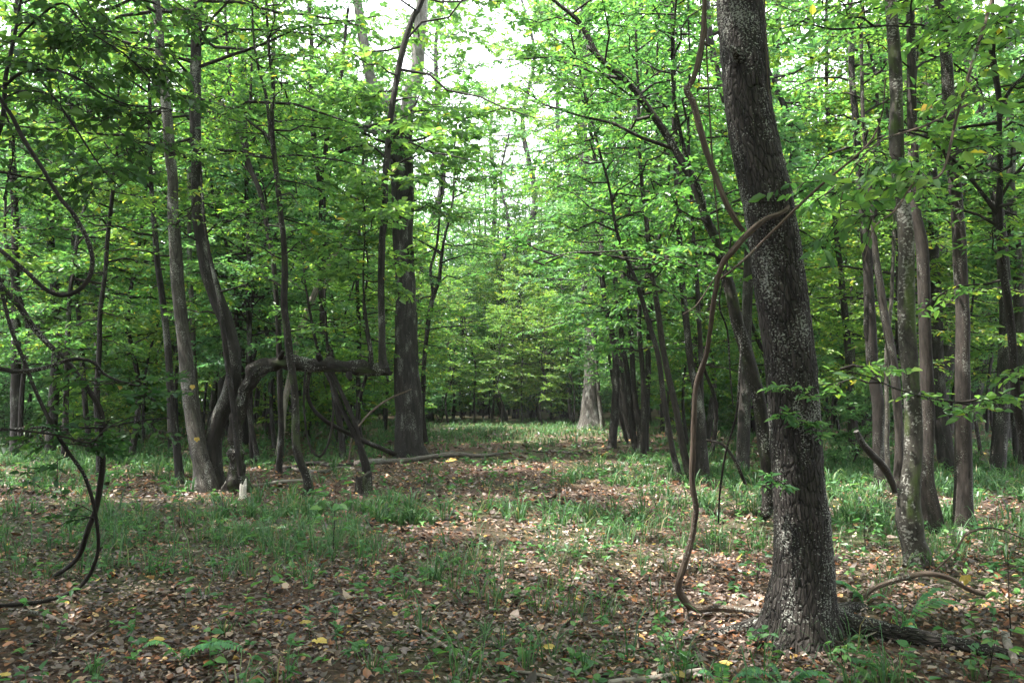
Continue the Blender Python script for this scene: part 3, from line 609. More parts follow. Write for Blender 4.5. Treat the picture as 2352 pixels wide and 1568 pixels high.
# ------------------------------------------------------------------ the big trunks beyond
traced('tree', 'big straight dark grey trunk left of the grassy clearing, standing behind the fallen branch',
       [(943, 1051, 84), (941, 1025, 70), (940, 972, 62), (938, 908, 62), (935, 824, 56), (932, 741, 50), (929, 624, 44), (925, 540, 46), (925, 480, 50), (923, 401, 53), (922, 330, 52), (922, 290, 56)], 'b_oak', 'leaf', Y=19.6, top=8.3, seg=40, step=.12, wob=.07, bump=.012, r_end=.22, lbark='b_lime',
       limbs=[([(915, 300, 34), (900, 255, 32), (872, 217, 28), (852, 180, 24), (835, 90, 22)], 17), ([(928, 300, 34), (938, 250, 33), (945, 205, 32), (955, 174, 30), (965, 60, 28)], 19), ([(880, 300, 12, 19.4), (860, 305, 10, 19.2), (830, 295, 8, 19.0), (808, 290, 5, 18.8)],)],
       limb_cr=dict(n=24, L=3.6, nt=15, tl=.8, nl=9, ll=.15, wr=.66), cr=[dict(h0=5.6, h1=8.4, nb=22, lmax=3.4, lmin=2, peak=.9, nt=14, tl=.75, nl=9, ll=.15, wr=.66), dict(h0=3.0, h1=5.2, nb=5, lmax=1.0, nt=9, tl=.4, nl=7, ll=.09)])
traced('tree', 'massive pale grey trunk with a flared foot at the far end of the clearing',
       [(1358, 984, 64), (1358, 960, 50), (1358, 924, 42), (1358, 858, 33), (1356, 757, 30), (1350, 640, 29), (1347, 540, 27), (1342, 420, 25), (1338, 300, 22)], 'b_pale', 'leaf_blue', Y=35, top=22, seg=24, step=.25, wob=.09, r_end=.15,
       cr=[dict(h0=6, h1=21.5, nb=46, lmax=5.0, nt=13, tl=1.0, nl=8, ll=.17)])
traced('tree', 'thin pale stem leaning against the massive pale trunk at the far end of the clearing', [(1384, 990, 10), (1376, 908, 9), (1369, 830, 8), (1363, 757, 7), (1356, 640, 6)], 'b_pale', 'leaf_blue', Y=33, top=12, cr=[dict(h0=4, h1=11.5, nb=16, lmax=2.2, nt=11, tl=.6, nl=7, ll=.12)])
traced('tree', 'slim two-stemmed tree leaning right, close beside the big straight dark trunk',
       [(978, 1000, 15), (970, 940, 13), (972, 908, 12), (974, 824, 11), (979, 774, 10), (985, 724, 11), (994, 684, 11), (1009, 641, 9), (1014, 607, 8), (1019, 564, 7), (1025, 534, 6), (1040, 450, 5)], 'b_dark', 'leaf', Y=24, top=11,
       limbs=[([(995, 681, 8), (990, 624, 7), (996, 590, 7), (1004, 550, 6), (1012, 460, 5)], 10)], limb_cr=dict(n=8, L=1.5, nt=11, tl=.5, nl=8, ll=.10), cr=[dict(h0=2.2, h1=10.5, nb=34, lmax=2.8, nt=12, tl=.6, nl=8, ll=.11)])

# ------------------------------------------------------------------ the group on the left with the bent limb
traced('tree', 'pale grey flecked trunk leaning left above the clump of bent trees',
       [(472, 1122, 64), (468, 1090, 50), (462, 1060, 42), (454, 1025, 40), (442, 941, 37), (431, 858, 33), (421, 774, 30), (409, 674, 28), (402, 557, 28), (399, 501, 25), (397, 417, 24), (389, 351, 24), (384, 284, 23), (374, 200, 22), (366, 124, 21), (360, 20, 19)], 'b_pale', 'leaf_yellow', top=13, seg=22, step=.08, bump=.004,
       cr=[dict(h0=5.6, h1=13.2, nb=30, lmax=4.2, nt=14, tl=.8, nl=9, ll=.12), dict(h0=3.2, h1=5.6, nb=5, lmax=1.7, nt=12, tl=.5, nl=9, ll=.085)])
traced('tree', 'thick dark trunk that bows right then rises straight, middle of the bent clump',
       [(488, 1120, 64), (488, 1080, 50), (490, 1030, 42), (494, 1000, 40), (508, 951, 38), (528, 908, 35), (536, 858, 33), (534, 807, 33), (521, 741, 33), (501, 691, 34), (477, 624, 33), (462, 557, 30), (454, 501, 28), (452, 430, 26), (451, 367, 24), (447, 267, 26), (449, 127, 24), (452, 20, 22)], 'b_oak', 'leaf', top=13.5, seg=22, step=.08, bump=.004,
       cr=[dict(h0=5.2, h1=13.2, nb=32, lmax=4.4, nt=14, tl=.8, nl=9, ll=.12), dict(h0=2.4, h1=5.2, nb=7, lmax=1.8, nt=12, tl=.5, nl=9, ll=.085)])
vp, vr = W3([(553, 1092, 13, 12.6), (548, 1045, 13, 12.6), (543, 991, 13, 12.65), (534, 908, 13, 12.7), (524, 841, 13, 12.72), (512, 757, 12, 12.76), (503, 684, 10, 12.8), (486, 610, 8, 12.82), (470, 520, 6, 12.85), (462, 400, 5, 12.9)], 13)
stick('vine', 'black vine climbing straight up the front of the bowed dark trunk', vp, vr, 'b_dark', 8, .08, 'vine', .1, .015)
bent = [(537, 1088, 44, 13.1), (538, 1040, 36), (540, 991, 32), (551, 945, 29), (564, 901, 30), (573, 880, 34), (583, 858, 40), (602, 841, 42), (636, 833, 34), (671, 834, 32), (722, 839, 32), (788, 842, 35), (838, 848, 36), (870, 852, 28), (888, 856, 22), (897, 858, 14), (902, 855, 5)]
pts, rad = W3(bent, 13.1); pts, rad = rooted(pts, rad); org = pts[1].copy(); rg = np.random.default_rng(77)
t = thing('tree', 'bent tree whose mossy trunk turns to run level above the ground and sends up shoots', 'tree', org)
mb = MB(); tube(mb, pts, rad, 32, .035, wob=.42, bump=.022, seed=9, wander=.05, wz=9.); mb.build('trunk', M['b_moss'], t, org)
for q in (((642, 826), (650, 806), 13), ((735, 826), (730, 812), 15), ((800, 858), (806, 872), 14), ((612, 850), (596, 862), 13)):
    p_, r_ = W3([(*q[0], q[2], 13.05), ((q[0][0] + q[1][0]) / 2, (q[0][1] + q[1][1]) / 2, q[2] * .9, 12.95), (*q[1], q[2] * .6, 12.9)], 13)
    mb = MB(); tube(mb, p_, r_, 10, .03, wob=.3, wz=12.); mb.build('branch_stub', M['b_moss'], t, org)
for k in range(7):
    x = 640 + k * 36 + rng.uniform(-10, 10); y = 862; L = rng.uniform(12, 45); rs = MB()
    tube(rs, [P(x, y - 10, 13.1), P(x + rng.normal(0, 3), y + L * .5, 13.1), P(x + rng.normal(0, 6), y + L, 13.1)], [.006, .004, .002], 5, .06, wob=.1); rs.build('hanging_root', M['b_dark'], t, org)
cm = MB()
for tr, tp, nbr in (([(882, 846, 27), (880, 831, 22), (878, 800, 18), (877, 784, 17), (875, 691, 16), (877, 607, 16), (878, 540, 16), (882, 501, 16), (883, 417, 16), (890, 351, 15), (897, 284, 15), (905, 217, 14), (917, 150, 15), (935, 83, 14), (952, 33, 13), (969, 0, 12)], 11.5, 30),
                    ([(853, 846, 15), (853, 831, 11), (850, 790, 9), (845, 757, 8), (840, 715, 7), (837, 691, 6), (834, 620, 4), (838, 540, 3)], 5, 10)):
    p_, r_ = W3(tr, 13.1); p_, r_ = grow(p_, r_, tp, rg, .015); mb = MB(); st = tube(mb, p_, r_, 14, .08, wob=.08, seed=int(tp * 3), wander=.012, bump=.003); mb.build('branch', M['b_oak'] if tp > 9 else M['b_moss'], t, org)
    crown(cm, st, rg, 3.2 if tp < 9 else 4.2, tp - .3, nbr, 1.2 if tp < 9 else 2.2, nt=12, tl=.5, nl=9, ll=.115, wr=.62)
cm.build('crown', [M['b_twig'], M['leaf']], t, org)

traced('tree', 'slender dark stem passing in front of the level mossy limb',
       [(711, 1112, 24), (706, 1095, 20), (691, 1061, 19), (681, 1018, 19), (679, 958, 18), (675, 874, 17), (666, 791, 17), (655, 707, 16), (653, 641, 15), (648, 540, 13), (643, 501, 12), (631, 384, 12), (625, 317, 12), (630, 200, 9), (620, 127, 7), (612, 20, 6)], 'b_moss', 'leaf', Y=12.4, top=9, seg=14, step=.08,
       limbs=[([(622, 318, 9), (614, 260, 8), (608, 217, 7), (595, 167, 6), (585, 80, 5)], 8), ([(625, 330, 7), (610, 306, 6), (588, 290, 5), (560, 268, 4)],)], limb_cr=dict(n=7, L=1.1, nt=11, tl=.45, nl=9, ll=.085), cr=[dict(h0=4.0, h1=8.7, nb=18, lmax=2.0, nt=12, tl=.5, nl=9, ll=.085), dict(h0=2.4, h1=4, nb=4, lmax=1.5, nt=12, tl=.45, nl=9, ll=.085)])
traced('tree', 'blackish stem that forks high up, rising behind the level mossy limb',
       [(790, 1056, 22), (788, 1045, 16), (783, 991, 14), (772, 924, 14), (762, 874, 15), (758, 817, 18), (748, 777, 20), (743, 731, 17), (738, 641, 16), (740, 540, 16), (740, 501, 16), (735, 401, 17), (725, 351, 13), (718, 267, 12), (715, 200, 11), (715, 134, 10), (710, 0, 9)], 'b_dark', 'leaf', top=12, seg=14, step=.08,
       limbs=[([(738, 395, 12), (745, 361, 12), (753, 284, 11), (765, 217, 10), (782, 177, 9), (788, 134, 8), (800, 20, 7)], 10), ([(744, 385, 9), (748, 377, 9), (778, 351, 9), (815, 337, 7), (848, 334, 5)],), ([(600, 440, 6, 16.6), (575, 395, 9, 16.7), (558, 340, 9, 16.8), (545, 290, 8, 16.9), (535, 200, 7, 17)], 10)][:2],
       limb_cr=dict(n=8, L=1.4, nt=12, tl=.5, nl=9, ll=.09), cr=[dict(h0=4.0, h1=11.5, nb=26, lmax=2.3, nt=12, tl=.55, nl=9, ll=.095)])
traced('tree', 'black stem forking in the leaves between the bowed trunk and the slender dark stem', [(640, 1082, 18), (646, 960, 13), (640, 820, 13), (634, 660, 12), (620, 560, 12), (600, 450, 12), (578, 395, 11), (560, 335, 10), (545, 280, 9), (528, 180, 7), (520, 40, 6)], 'b_dark', 'leaf_yellow', top=10, limbs=[([(562, 340, 7), (572, 260, 6), (578, 180, 6), (580, 60, 5)], 9)], limb_cr=dict(n=6, L=1.2, nt=12, tl=.45, nl=9, ll=.085), cr=[dict(h0=3.6, h1=9.6, nb=24, lmax=2.1, nt=12, tl=.55, nl=9, ll=.09)])
for lab, tr in (('thin black stem leaning left from the stump, crossing under the level limb', [(846, 1066, 14), (838, 1044, 12), (818, 1001, 12), (788, 941, 12), (765, 885, 11), (748, 851, 10), (728, 790, 8), (710, 700, 6)]),
                ('thin black stem leaning left, parallel with and above the other by the stump', [(838, 1050, 10), (822, 991, 11), (805, 941, 11), (775, 878, 10), (760, 840, 9), (752, 780, 7), (748, 690, 5)])):
    traced('sapling', lab, tr, 'b_dark', 'leaf', Y=15.6, top=4.6, seg=8, cr=[dict(h0=2.2, h1=4.5, nb=9, lmax=1.1, **cr_lo)])
for lab, tr in (('arching vine that dips below the level limb and runs down to the big trunk', [(711, 848, 9, 13.2), (705, 901, 9, 13.6), (721, 941, 9, 14.2), (755, 971, 10, 15), (805, 998, 11, 16), (855, 1021, 11, 17), (905, 1042, 12, 18.2)]),
                ('thin black vine hanging from the level limb in a long loop', [(702, 850, 5, 13), (697, 920, 5, 13), (702, 985, 5, 13), (715, 1030, 5, 13), (735, 1048, 5, 13), (752, 1025, 5, 13), (762, 980, 5, 13), (764, 930, 4, 13), (760, 880, 4, 13)]),
                ('grey vine bowing up from the floor toward the big straight trunk', [(800, 1062, 5, 16), (808, 1010, 5, 16.2), (830, 970, 5, 16.6), (865, 935, 5, 17.2), (905, 910, 4, 18), (945, 893, 3, 18.8)])):
    vp, vr = W3(tr, 13); stick('vine', lab, vp, vr, 'b_dark' if 'grey' not in lab else 'b_vine', 8, .08, 'vine', .1, .01)
# thin trees left of the group
for lab, tr, b, lf, Yv, tp in (('thin grey tree just left of the pale flecked trunk', [(412, 1104, 24), (404, 1020, 18), (395, 950, 17), (385, 800, 15), (370, 650, 14), (356, 560, 13), (350, 480, 11), (345, 350, 9), (342, 200, 7)], 'b_oak', 'leaf_yellow', 14, 9),
                       ('slim bare-looking pole behind the pale flecked trunk, close on its right', [(470, 1062, 14), (455, 960, 13), (447, 850, 12), (440, 700, 11), (435, 540, 10), (433, 400, 9)], 'b_pale', 'leaf', 17, 11),
                       ('dark thin tree standing in the leaves behind the hanging loop of vine', [(205, 1035, 15), (196, 900, 12), (185, 760, 12), (172, 620, 12), (166, 480, 11), (158, 300, 9)], 'b_dark', 'leaf_yellow', 20, 12),
                       ('grey trunk near the left edge behind the tangled vines', [(38, 1052, 30), (38, 900, 24), (36, 740, 20), (34, 540, 17), (30, 380, 15), (28, 150, 12)], 'b_oak', 'leaf_yellow', 19, 14),
                       ('small dark tree in the shade between the tangled vines and the pale flecked trunk', [(232, 1100, 20), (226, 1000, 16), (222, 900, 13), (230, 760, 11), (240, 620, 10), (262, 420, 8), (270, 280, 6)], 'b_dark', 'leaf', 14.2, 8),
                       ('pale thin leaning snag behind the level mossy limb', [(640, 1050, 12), (660, 900, 14), (690, 760, 15), (720, 680, 15), (752, 610, 14), (782, 565, 12), (800, 520, 8)], 'b_dead', 'leaf', 20, 7.5),
                       ('slim straight tree seen between the level limb and the big straight trunk', [(822, 1040, 12), (822, 900, 11), (824, 760, 10), (820, 640, 9), (826, 480, 8)], 'b_dark', 'leaf', 22, 11),
                       ('thin dark tree rising behind the bowed dark trunk on its right', [(578, 1062, 14), (575, 900, 12), (572, 740, 12), (570, 560, 11), (566, 420, 9)], 'b_dark', 'leaf_yellow', 18, 11)):
    traced('tree', lab, tr, b, lf, Y=None if tr[0][1] > 1060 else Yv, top=tp, seg=9, cr=[dict(h0=2.9 if tp > 8 else 2.4, h1=tp - .3, nb=int(tp * 2.6), lmax=2.2 if tp > 8 else 1.7, nt=12, tl=.55, nl=9, ll=.095)] if 'snag' not in lab else ())

# ------------------------------------------------------------------ the tangle at the left edge
def leafy(mb, rg, pts, n, L, **kw):
    p, _ = resample(pts, np.ones(len(pts)) * .01, .05); ii = rg.integers(int(len(p) * .25), len(p), n)
    br = make_branches(rg, p[ii], rg.uniform(0, 6.28, n), L * rg.uniform(.5, 1.2, n), rg.normal(.05, .3, n), .15)
    foliage(mb, br, np.full(n, .004), rg, cull=False, **kw)
for lab, tr, leaf in (('heavy dark vine hanging in a wide loop at the left edge', [(-60, 130, 10, 5.2), (3, 230, 11, 5.2), (27, 264, 11, 5.2), (50, 310, 12, 5.2), (73, 347, 12, 5.2), (97, 384, 11, 5.2), (120, 424, 11, 5.2), (144, 461, 11, 5.2), (164, 484, 11, 5.2), (187, 521, 12, 5.2), (203, 555, 12, 5.2), (214, 595, 12, 5.2), (211, 625, 12, 5.2), (200, 651, 12, 5.2), (174, 674, 12, 5.2), (140, 682, 12, 5.2), (110, 672, 12, 5.2), (88, 656, 11, 5.2), (62, 632, 11, 5.2), (30, 606, 11, 5.2), (-10, 572, 11, 5.2), (-90, 500, 11, 5.3)], None),
                      ('thick dark vine slanting down from the left edge and curling back to the litter', [(-60, 560, 15, 5.6), (0, 654, 15, 5.6), (20, 677, 15, 5.6), (50, 707, 16, 5.6), (67, 734, 16, 5.6), (90, 764, 16, 5.6), (114, 791, 15, 5.6), (147, 824, 15, 5.6), (170, 851, 15, 5.6), (198, 890, 14, 5.6), (218, 922, 14, 5.6), (230, 951, 15, 5.6), (233, 1000, 15, 5.65), (234, 1061, 16, 5.7), (230, 1111, 16, 5.8), (220, 1168, 15, 5.9), (204, 1208, 15, 6.0), (187, 1258, 14, 6.2), (172, 1284, 13, 6.4), (147, 1308, 12, 6.6), (125, 1322, 10, 6.75)], 5),
                      ('thinner vine curving down and running left along the ground', [(-10, 600, 9, 5.4), (3, 674, 9, 5.4), (23, 757, 10, 5.4), (50, 824, 10, 5.4), (73, 884, 10, 5.4), (97, 934, 10, 5.4), (127, 988, 10, 5.4), (157, 1031, 9, 5.45), (194, 1081, 9, 5.5), (210, 1121, 9, 5.55), (219, 1155, 9, 5.6), (226, 1195, 9, 5.65), (230, 1245, 9, 5.75), (224, 1285, 9, 5.85), (207, 1322, 10, 5.95), (184, 1348, 10, 5.95), (144, 1368, 11, 5.85), (100, 1380, 11, 5.75), (50, 1387, 11, 5.7), (-20, 1392, 11, 5.65)], 4),
                      ('crooked dark branch reaching right from the left edge at middle height', [(-60, 835, 12, 5.3), (0, 844, 12, 5.3), (40, 852, 12, 5.3), (100, 845, 11, 5.3), (150, 829, 11, 5.3), (187, 826, 10, 5.3), (214, 834, 9, 5.3), (237, 858, 8, 5.4), (262, 872, 6, 5.5), (330, 890, 4, 5.6), (420, 900, 3, 5.7)], 10),
                      ('thin grey stick nearly level near the left edge', [(-40, 992, 6, 5.6), (0, 988, 6, 5.6), (83, 981, 6, 5.6), (150, 978, 5, 5.6), (234, 979, 5, 5.6), (300, 968, 4, 5.7), (400, 958, 3, 5.8)], 8),
                      ('thin grey branch sagging right and rising again at the left edge', [(-40, 986, 6, 5.2), (0, 988, 6, 5.2), (100, 998, 6, 5.2), (150, 1008, 6, 5.2), (205, 1020, 5, 5.2), (240, 988, 4, 5.2), (300, 961, 3, 5.2), (360, 945, 2, 5.2)], 5)):
    vp, vr = W3(tr, 5); vr = vr * .86; o = stick('vine' if 'vine' in lab else 'branch', lab, vp, vr, 'b_dark', 10, .04, 'vine' if 'vine' in lab else 'branch', .12, .012)
    if leaf:
        rg = np.random.default_rng(hash_str(lab) % 1000); mb = MB(); q = vp[:14] if leaf < 6 and 'thick' in lab else vp
        leafy(mb, rg, q[:12] if leaf == 4 else q, leaf, .42, nt=6, tl=.15, nl=4, ll=.06, wr=.6, flat=.5)
        mb.build('leaves', [M['b_twig'], M['leaf_dark']], o, vp[0])
# overhanging shrub with big leaves coloured as dark silhouettes, upper left
shrub = [[(-40, 420, 12), (3, 267, 11), (7, 200, 10), (13, 160, 9), (30, 100, 8), (37, 67, 7), (50, 0, 6), (70, -140, 5)],
         [(8, 200, 8), (43, 170, 7), (83, 160, 7), (134, 164, 6), (187, 187, 5), (234, 220, 5), (300, 247, 4), (364, 249, 3), (430, 262, 2)],
         [(60, 140, 7), (100, 187, 6), (140, 244, 6), (177, 300, 5), (205, 345, 4), (240, 395, 3), (275, 430, 2)],
         [(30, 100, 6), (70, 60, 6), (140, 10, 5), (200, 73, 4), (284, 127, 4), (334, 174, 3), (372, 220, 2)],
         [(30, 90, 6), (50, 52, 5), (150, 60, 4), (247, 77, 3), (320, 118, 2)], [(45, 10, 5), (150, -30, 5), (334, 0, 4), (390, 26, 4), (434, 37, 3), (508, 60, 2), (530, 95, 2)],
         [(8, 225, 6), (60, 208, 4), (130, 222, 4), (210, 262, 3), (290, 310, 3), (340, 345, 2)], [(5, 240, 5), (30, 330, 4), (20, 400, 4), (8, 460, 3)]]
rg = np.random.default_rng(3); YS = 6.0; b0 = P(-60, 620, YS); gz = np.array([b0[0] - .25, YS + .1, float(gh(b0[0] - .25, YS + .1))])
t = thing('shrub', 'overhanging shrub with large leaves as dark silhouettes reaching in at the upper left', 'shrub', gz)
mb = MB(); p0, r0 = W3(shrub[0], YS); tube(mb, np.vstack([gz - [0, 0, .1], gz + [.05, 0, 1.0], b0, p0]), np.concatenate([[.035, .03, .025], r0]), 10, .08, wander=.02); mb.build('stem', M['b_dark'], t, gz)
cm = MB()
for i, s in enumerate(shrub[1:]):
    p_, r_ = W3([(a, b, c, YS - .5 + .12 * i + .0006 * a) for a, b, c in s], YS); mb = MB(); tube(mb, p_, r_, 7, .05, wander=.015, seed=i); mb.build('branch', M['b_dark'], t, gz)
    leafy(cm, rg, p_, 10 if i < 6 else 6, .5, nt=7, tl=.19, nl=4, ll=.078, wr=.52, flat=.7, droop=.5)
cm.build('leaves', [M['b_twig'], M['leaf_dark']], t, gz)
# leafy hanging branches, right
for lab, tr, nb in (('long drooping leafy branch hanging in front of the pale mottled trunk', [(2330, -160, 9, 5.4), (2260, 60, 8, 5.1), (2200, 250, 7, 4.9), (2158, 401, 6, 4.7), (2098, 420, 5, 4.6), (2054, 486, 4, 4.5), (2010, 520, 3, 4.45), (1985, 600, 2, 4.4)], 14),
                    ('light green leafy branch reaching across between the scaly and mottled trunks', [(2250, 230, 6, 5.6), (2120, 290, 5, 5.3), (2010, 330, 4, 5.0), (1940, 420, 3, 4.8), (1925, 520, 2, 4.75)], 7)):
    vp, vr = W3(tr, 5); o = stick('branch', lab, vp, vr, 'b_vine', 7, .05, 'branch', .08, .012); rg = np.random.default_rng(nb); mb = MB()
    leafy(mb, rg, vp, nb, .34, nt=5, tl=.15, nl=4, ll=.085, wr=.48, flat=.7, droop=.7); mb.build('leaves', [M['b_twig'], M['leaf']], o, vp[0])

# ------------------------------------------------------------------ things on the ground
def gp(l, r=1.0):
    p = np.array([G(a, b, .0) for a, b, w_ in l]); rad = np.array([w_ / 2 / F * q[1] for q, (a, b, w_) in zip(p, l)]) * r; p[:, 2] += rad * .9 + .016; return p, rad
for nm, lab, l, m, cat in (('log', 'long fallen branch lying in front of the big straight trunk', [(818, 1072, 14), (850, 1067, 15), (885, 1064, 13), (922, 1061, 11), (989, 1052, 11), (1055, 1048, 10), (1105, 1051, 8), (1176, 1044, 6)], 'b_log', 'log'),
                          ('log', 'bleached fallen stick behind the small white stub', [(575, 1114, 6), (638, 1109, 8), (700, 1104, 7)], 'b_dead', 'log'),
                          ('log', 'dark fallen branch behind the slender stem under the level limb', [(640, 1072, 7), (700, 1082, 9), (740, 1086, 8), (790, 1078, 6), (830, 1084, 5)], 'b_log', 'log'),
                          ('log', 'dark rotten log lying left of the stump', [(660, 1078, 9), (720, 1072, 12), (780, 1076, 10), (815, 1070, 8)], 'b_dark', 'log'),
                          ('stick', 'whitish lichened stick slanting across the litter in the foreground', [(935, 1439, 4), (982, 1462, 7), (1032, 1492, 8), (1072, 1512, 8), (1109, 1531, 5)], 'b_dead', 'stick'),
                          ('stick', 'pale broken stick at the bottom edge with a clean white end', [(1400, 1575, 13), (1436, 1566, 14), (1493, 1556, 14), (1543, 1549, 13), (1610, 1539, 11)], 'b_dead', 'stick'),
                          ('stick', 'grey stick partly covered by leaves at the bottom centre', [(1160, 1539, 7), (1205, 1548, 9), (1243, 1557, 9), (1300, 1566, 8)], 'b_log', 'stick'),
                          ('stick', 'tan stick lying on the dark litter at the lower left', [(20, 1419, 6), (94, 1429, 8), (134, 1442, 9), (174, 1457, 7)], 'b_log', 'stick'),
                          ('stick', 'short brown twig lying left of the looping vine foot', [(1353, 1446, 6), (1416, 1444, 6), (1477, 1437, 5)], 'b_log', 'stick'),
                          ('stick', 'thin pale twig on the litter between the grass patches', [(732, 1387, 4), (778, 1375, 5), (848, 1374, 5), (886, 1392, 3)], 'b_dead', 'stick'),
                          ('stick', 'grey twig lying over the leaves right of the lichened stick', [(1180, 1500, 4), (1205, 1540, 4), (1212, 1560, 3)], 'b_log', 'stick'),
                          ('stick', 'long thin twig across the sunlit leaves in mid clearing', [(1190, 1225, 4), (1280, 1208, 4), (1390, 1190, 4)], 'b_log', 'stick'),
                          ('log', 'fallen branch in the grass at the far side of the clearing', [(1235, 1034, 4), (1290, 1040, 5), (1335, 1043, 4)], 'b_log', 'log'),
                          ('log', 'dark log lying at the lower right end of the long root', [(2310, 1462, 15), (2318, 1490, 18), (2330, 1522, 15)], 'b_log', 'log')):
    p_, r_ = gp(l); stick(nm, lab, p_, r_, m, 10, .05, cat, .2, .012)
l = [(1981, 1374, 10, 5.98), (2004, 1352, 11, 6.0), (2048, 1335, 12, 6.03), (2098, 1322, 12, 6.06), (2131, 1318, 12, 6.1), (2181, 1328, 12, 6.14), (2231, 1356, 12, 6.18), (2275, 1382, 11, 6.2)]
p_, r_ = W3(l, 6); stick('branch', 'brown curved branch arching over the ferns right of the scaly trunk', p_, r_, 'b_vine', 10, .04, 'branch', .15, .01)
l = [(2152, 1306, 5, 6.9), (2195, 1262, 5, 6.9), (2215, 1228, 5, 6.9), (2238, 1217, 5, 6.9), (2265, 1212, 5, 6.9), (2298, 1215, 4, 6.9), (2360, 1240, 4, 6.9)]
p_, r_ = W3(l, 6.9); stick('twig', 'thin reddish twig arching from the foot of the mottled trunk to the right', p_, r_, 'b_vine', 6, .05, 'twig', .1, .008)
l = [(1966, 990, 12, 11.0), (1981, 1018, 15, 11.05), (2004, 1045, 16, 11.1), (2028, 1072, 17, 11.2), (2044, 1100, 16, 11.3), (2056, 1128, 14, 11.4)]
p_, r_ = W3(l, 11); stick('branch', 'black broken branch leaning in front of the blackish trunk', p_, r_, 'b_dark', 10, .05, 'branch', .15, .01)
for lab, l in (('thin dark stem slanting down left of the leaning mossy tree', [(1622, 1010, 4, 9), (1660, 1020, 6, 9), (1690, 1060, 8, 9), (1712, 1110, 8, 9.3)]), ('dangling dark twig between the looping vine and the leaning mossy tree', [(1705, 750, 4, 6), (1700, 830, 5, 6), (1695, 950, 5, 6), (1670, 1040, 5, 6.2), (1655, 1130, 5, 6.4), (1650, 1200, 4, 6.6)]),
               ('black twig hanging close to the upper part of the looping vine', [(1680, 545, 4, 5.2), (1665, 620, 4, 5.2), (1650, 700, 4, 5.2), (1668, 760, 4, 5.25), (1675, 850, 4, 5.3), (1684, 930, 3, 5.3)])):
    p_, r_ = W3(l, 8); stick('twig', lab, p_, r_, 'b_dark', 6, .05, 'twig', .1, .012)
# mossy stump
def stump(name, label, g, r, h, m, pts, seed, cat='stump'):
    rg = np.random.default_rng(seed); seg = 28; n = 12; th = np.arange(seg) / seg * 6.283; mb = MB(); V = []; B = []
    top = h * (.55 + .45 * fbm(np.stack([np.cos(th) * 1.6 + seed, np.sin(th) * 1.6, th * 0], -1), 2) + pts * np.maximum(np.cos(th - 1.2), 0) ** 6)
    for k in range(n):
        u = k / (n - 1); R = r * (1.35 - .55 * min(1, u * 2.4) ** .6) * (1 + .2 * (fbm(np.stack([np.cos(th) * 2, np.sin(th) * 2, th * 0 + u * 2 + seed], -1), 3) - .5) * 2 + .13 * np.cos(5 * th + 1) * (1 - u))
        V.append(np.stack([g[0] + R * np.cos(th), g[1] + R * np.sin(th), g[2] - .06 + (top + .06) * u], -1)); B.append(np.stack([r * np.cos(th), r * np.sin(th), th * 0 + u * h], -1))
    V.append(V[-1] * [1, 1, 1] + (np.array([g[0], g[1], 0]) - V[-1] * [1, 1, 0]) * .75 - np.array([0, 0, h * .2])); B.append(B[-1] * .5); n += 1
    a = np.arange(n - 1)[:, None] * seg + np.arange(seg)[None]; b = np.arange(n - 1)[:, None] * seg + (np.arange(seg)[None] + 1) % seg
    mb.add(np.concatenate(V), np.stack([a, b, b + seg, a + seg], -1).reshape(-1, 4), np.concatenate(B), 0)
    mb.add(np.vstack([V[-1], V[-1].mean(0)]), np.stack([np.arange(seg), (np.arange(seg) + 1) % seg, np.full(seg, seg)], -1), np.vstack([B[-1], [0, 0, 0]]), 0)
    o = mb.build(name, m, None, g); o.location = g; tag(o, label, cat)
stump('stump', 'dark jagged rotten stump in front of the fallen branch', G(835, 1132), .16, .33, M['b_moss'], .25, 3)
stump('stump', 'small bright white broken stub of wood at the foot of the bent trees', G(558, 1143), .06, .25, M['b_white'], .35, 6)
stump('stump', 'pale crumbling wood against the foot of the straight brown grey trunk', G(2208, 1228) , .09, .08, M['b_dead'], .3, 8)

# ------------------------------------------------------------------ ferns and seedlings
def fern(label, base, tips, L=None):
    b = G(*base); t = thing('fern', label, 'fern', b, 'ferns on the forest floor'); rg = np.random.default_rng(hash_str(label) % 999)
    for (tx, ty, lift) in tips:
        e = P(tx, ty, b[1] + .05 * rg.normal()); e[2] = max(e[2], float(gh(e[0], e[1])) + .05); mid = (b + e) / 2 + [0, 0, .10 + np.linalg.norm(e - b) * .2]; K = 22; u = np.linspace(0, 1, K)[:, None]
        c = (1 - u) ** 2 * (b + [0, 0, .01]) + 2 * u * (1 - u) * mid + u ** 2 * e
        d = norm(np.gradient(c, axis=0)); s = norm(np.cross(d, [0, 0, 1.])); mb = MB(); tube(mb, c[::3], np.linspace(.003, .001, len(c[::3])), 4, .05, wob=0)
        ln = np.linalg.norm(e - b) * .21 * np.sin(np.pi * np.clip(u[:, 0] * .86 + .12, 0, 1)) ** .8 + .006
        n = np.cross(s, d)
        for sg in (-1, 1):
            k = slice(3, K); D = s[k] * sg + d[k] * .35 + rg.normal(0, .05, (K - 3, 3)) - np.array([0, 0, .15]); leaves(mb, c[k], D, n[k] + rg.normal(0, .12, (K - 3, 3)), ln[k], .30, 0, fold=.02, curl=.08)
        leaves(mb, c[-1:], d[-1:], n[-1:], .03, .3, 0)
        mb.build('frond', M['fern'], t, b)
fern('fern at the lower left with two blue green fronds spread over the litter', (415, 1530), [(325, 1488, .10), (508, 1502, .08), (568, 1512, .05), (430, 1562, .03)])
fern('fern with a tall yellowish green frond under the arching brown branch', (2085, 1430), [(2168, 1352, .10), (2060, 1478, .03), (2010, 1395, .08), (2215, 1390, .08)])
fern('fern close to the right side of the scaly trunk', (1985, 1392), [(1905, 1340, .14), (2045, 1400, .03), (1960, 1372, .08)])
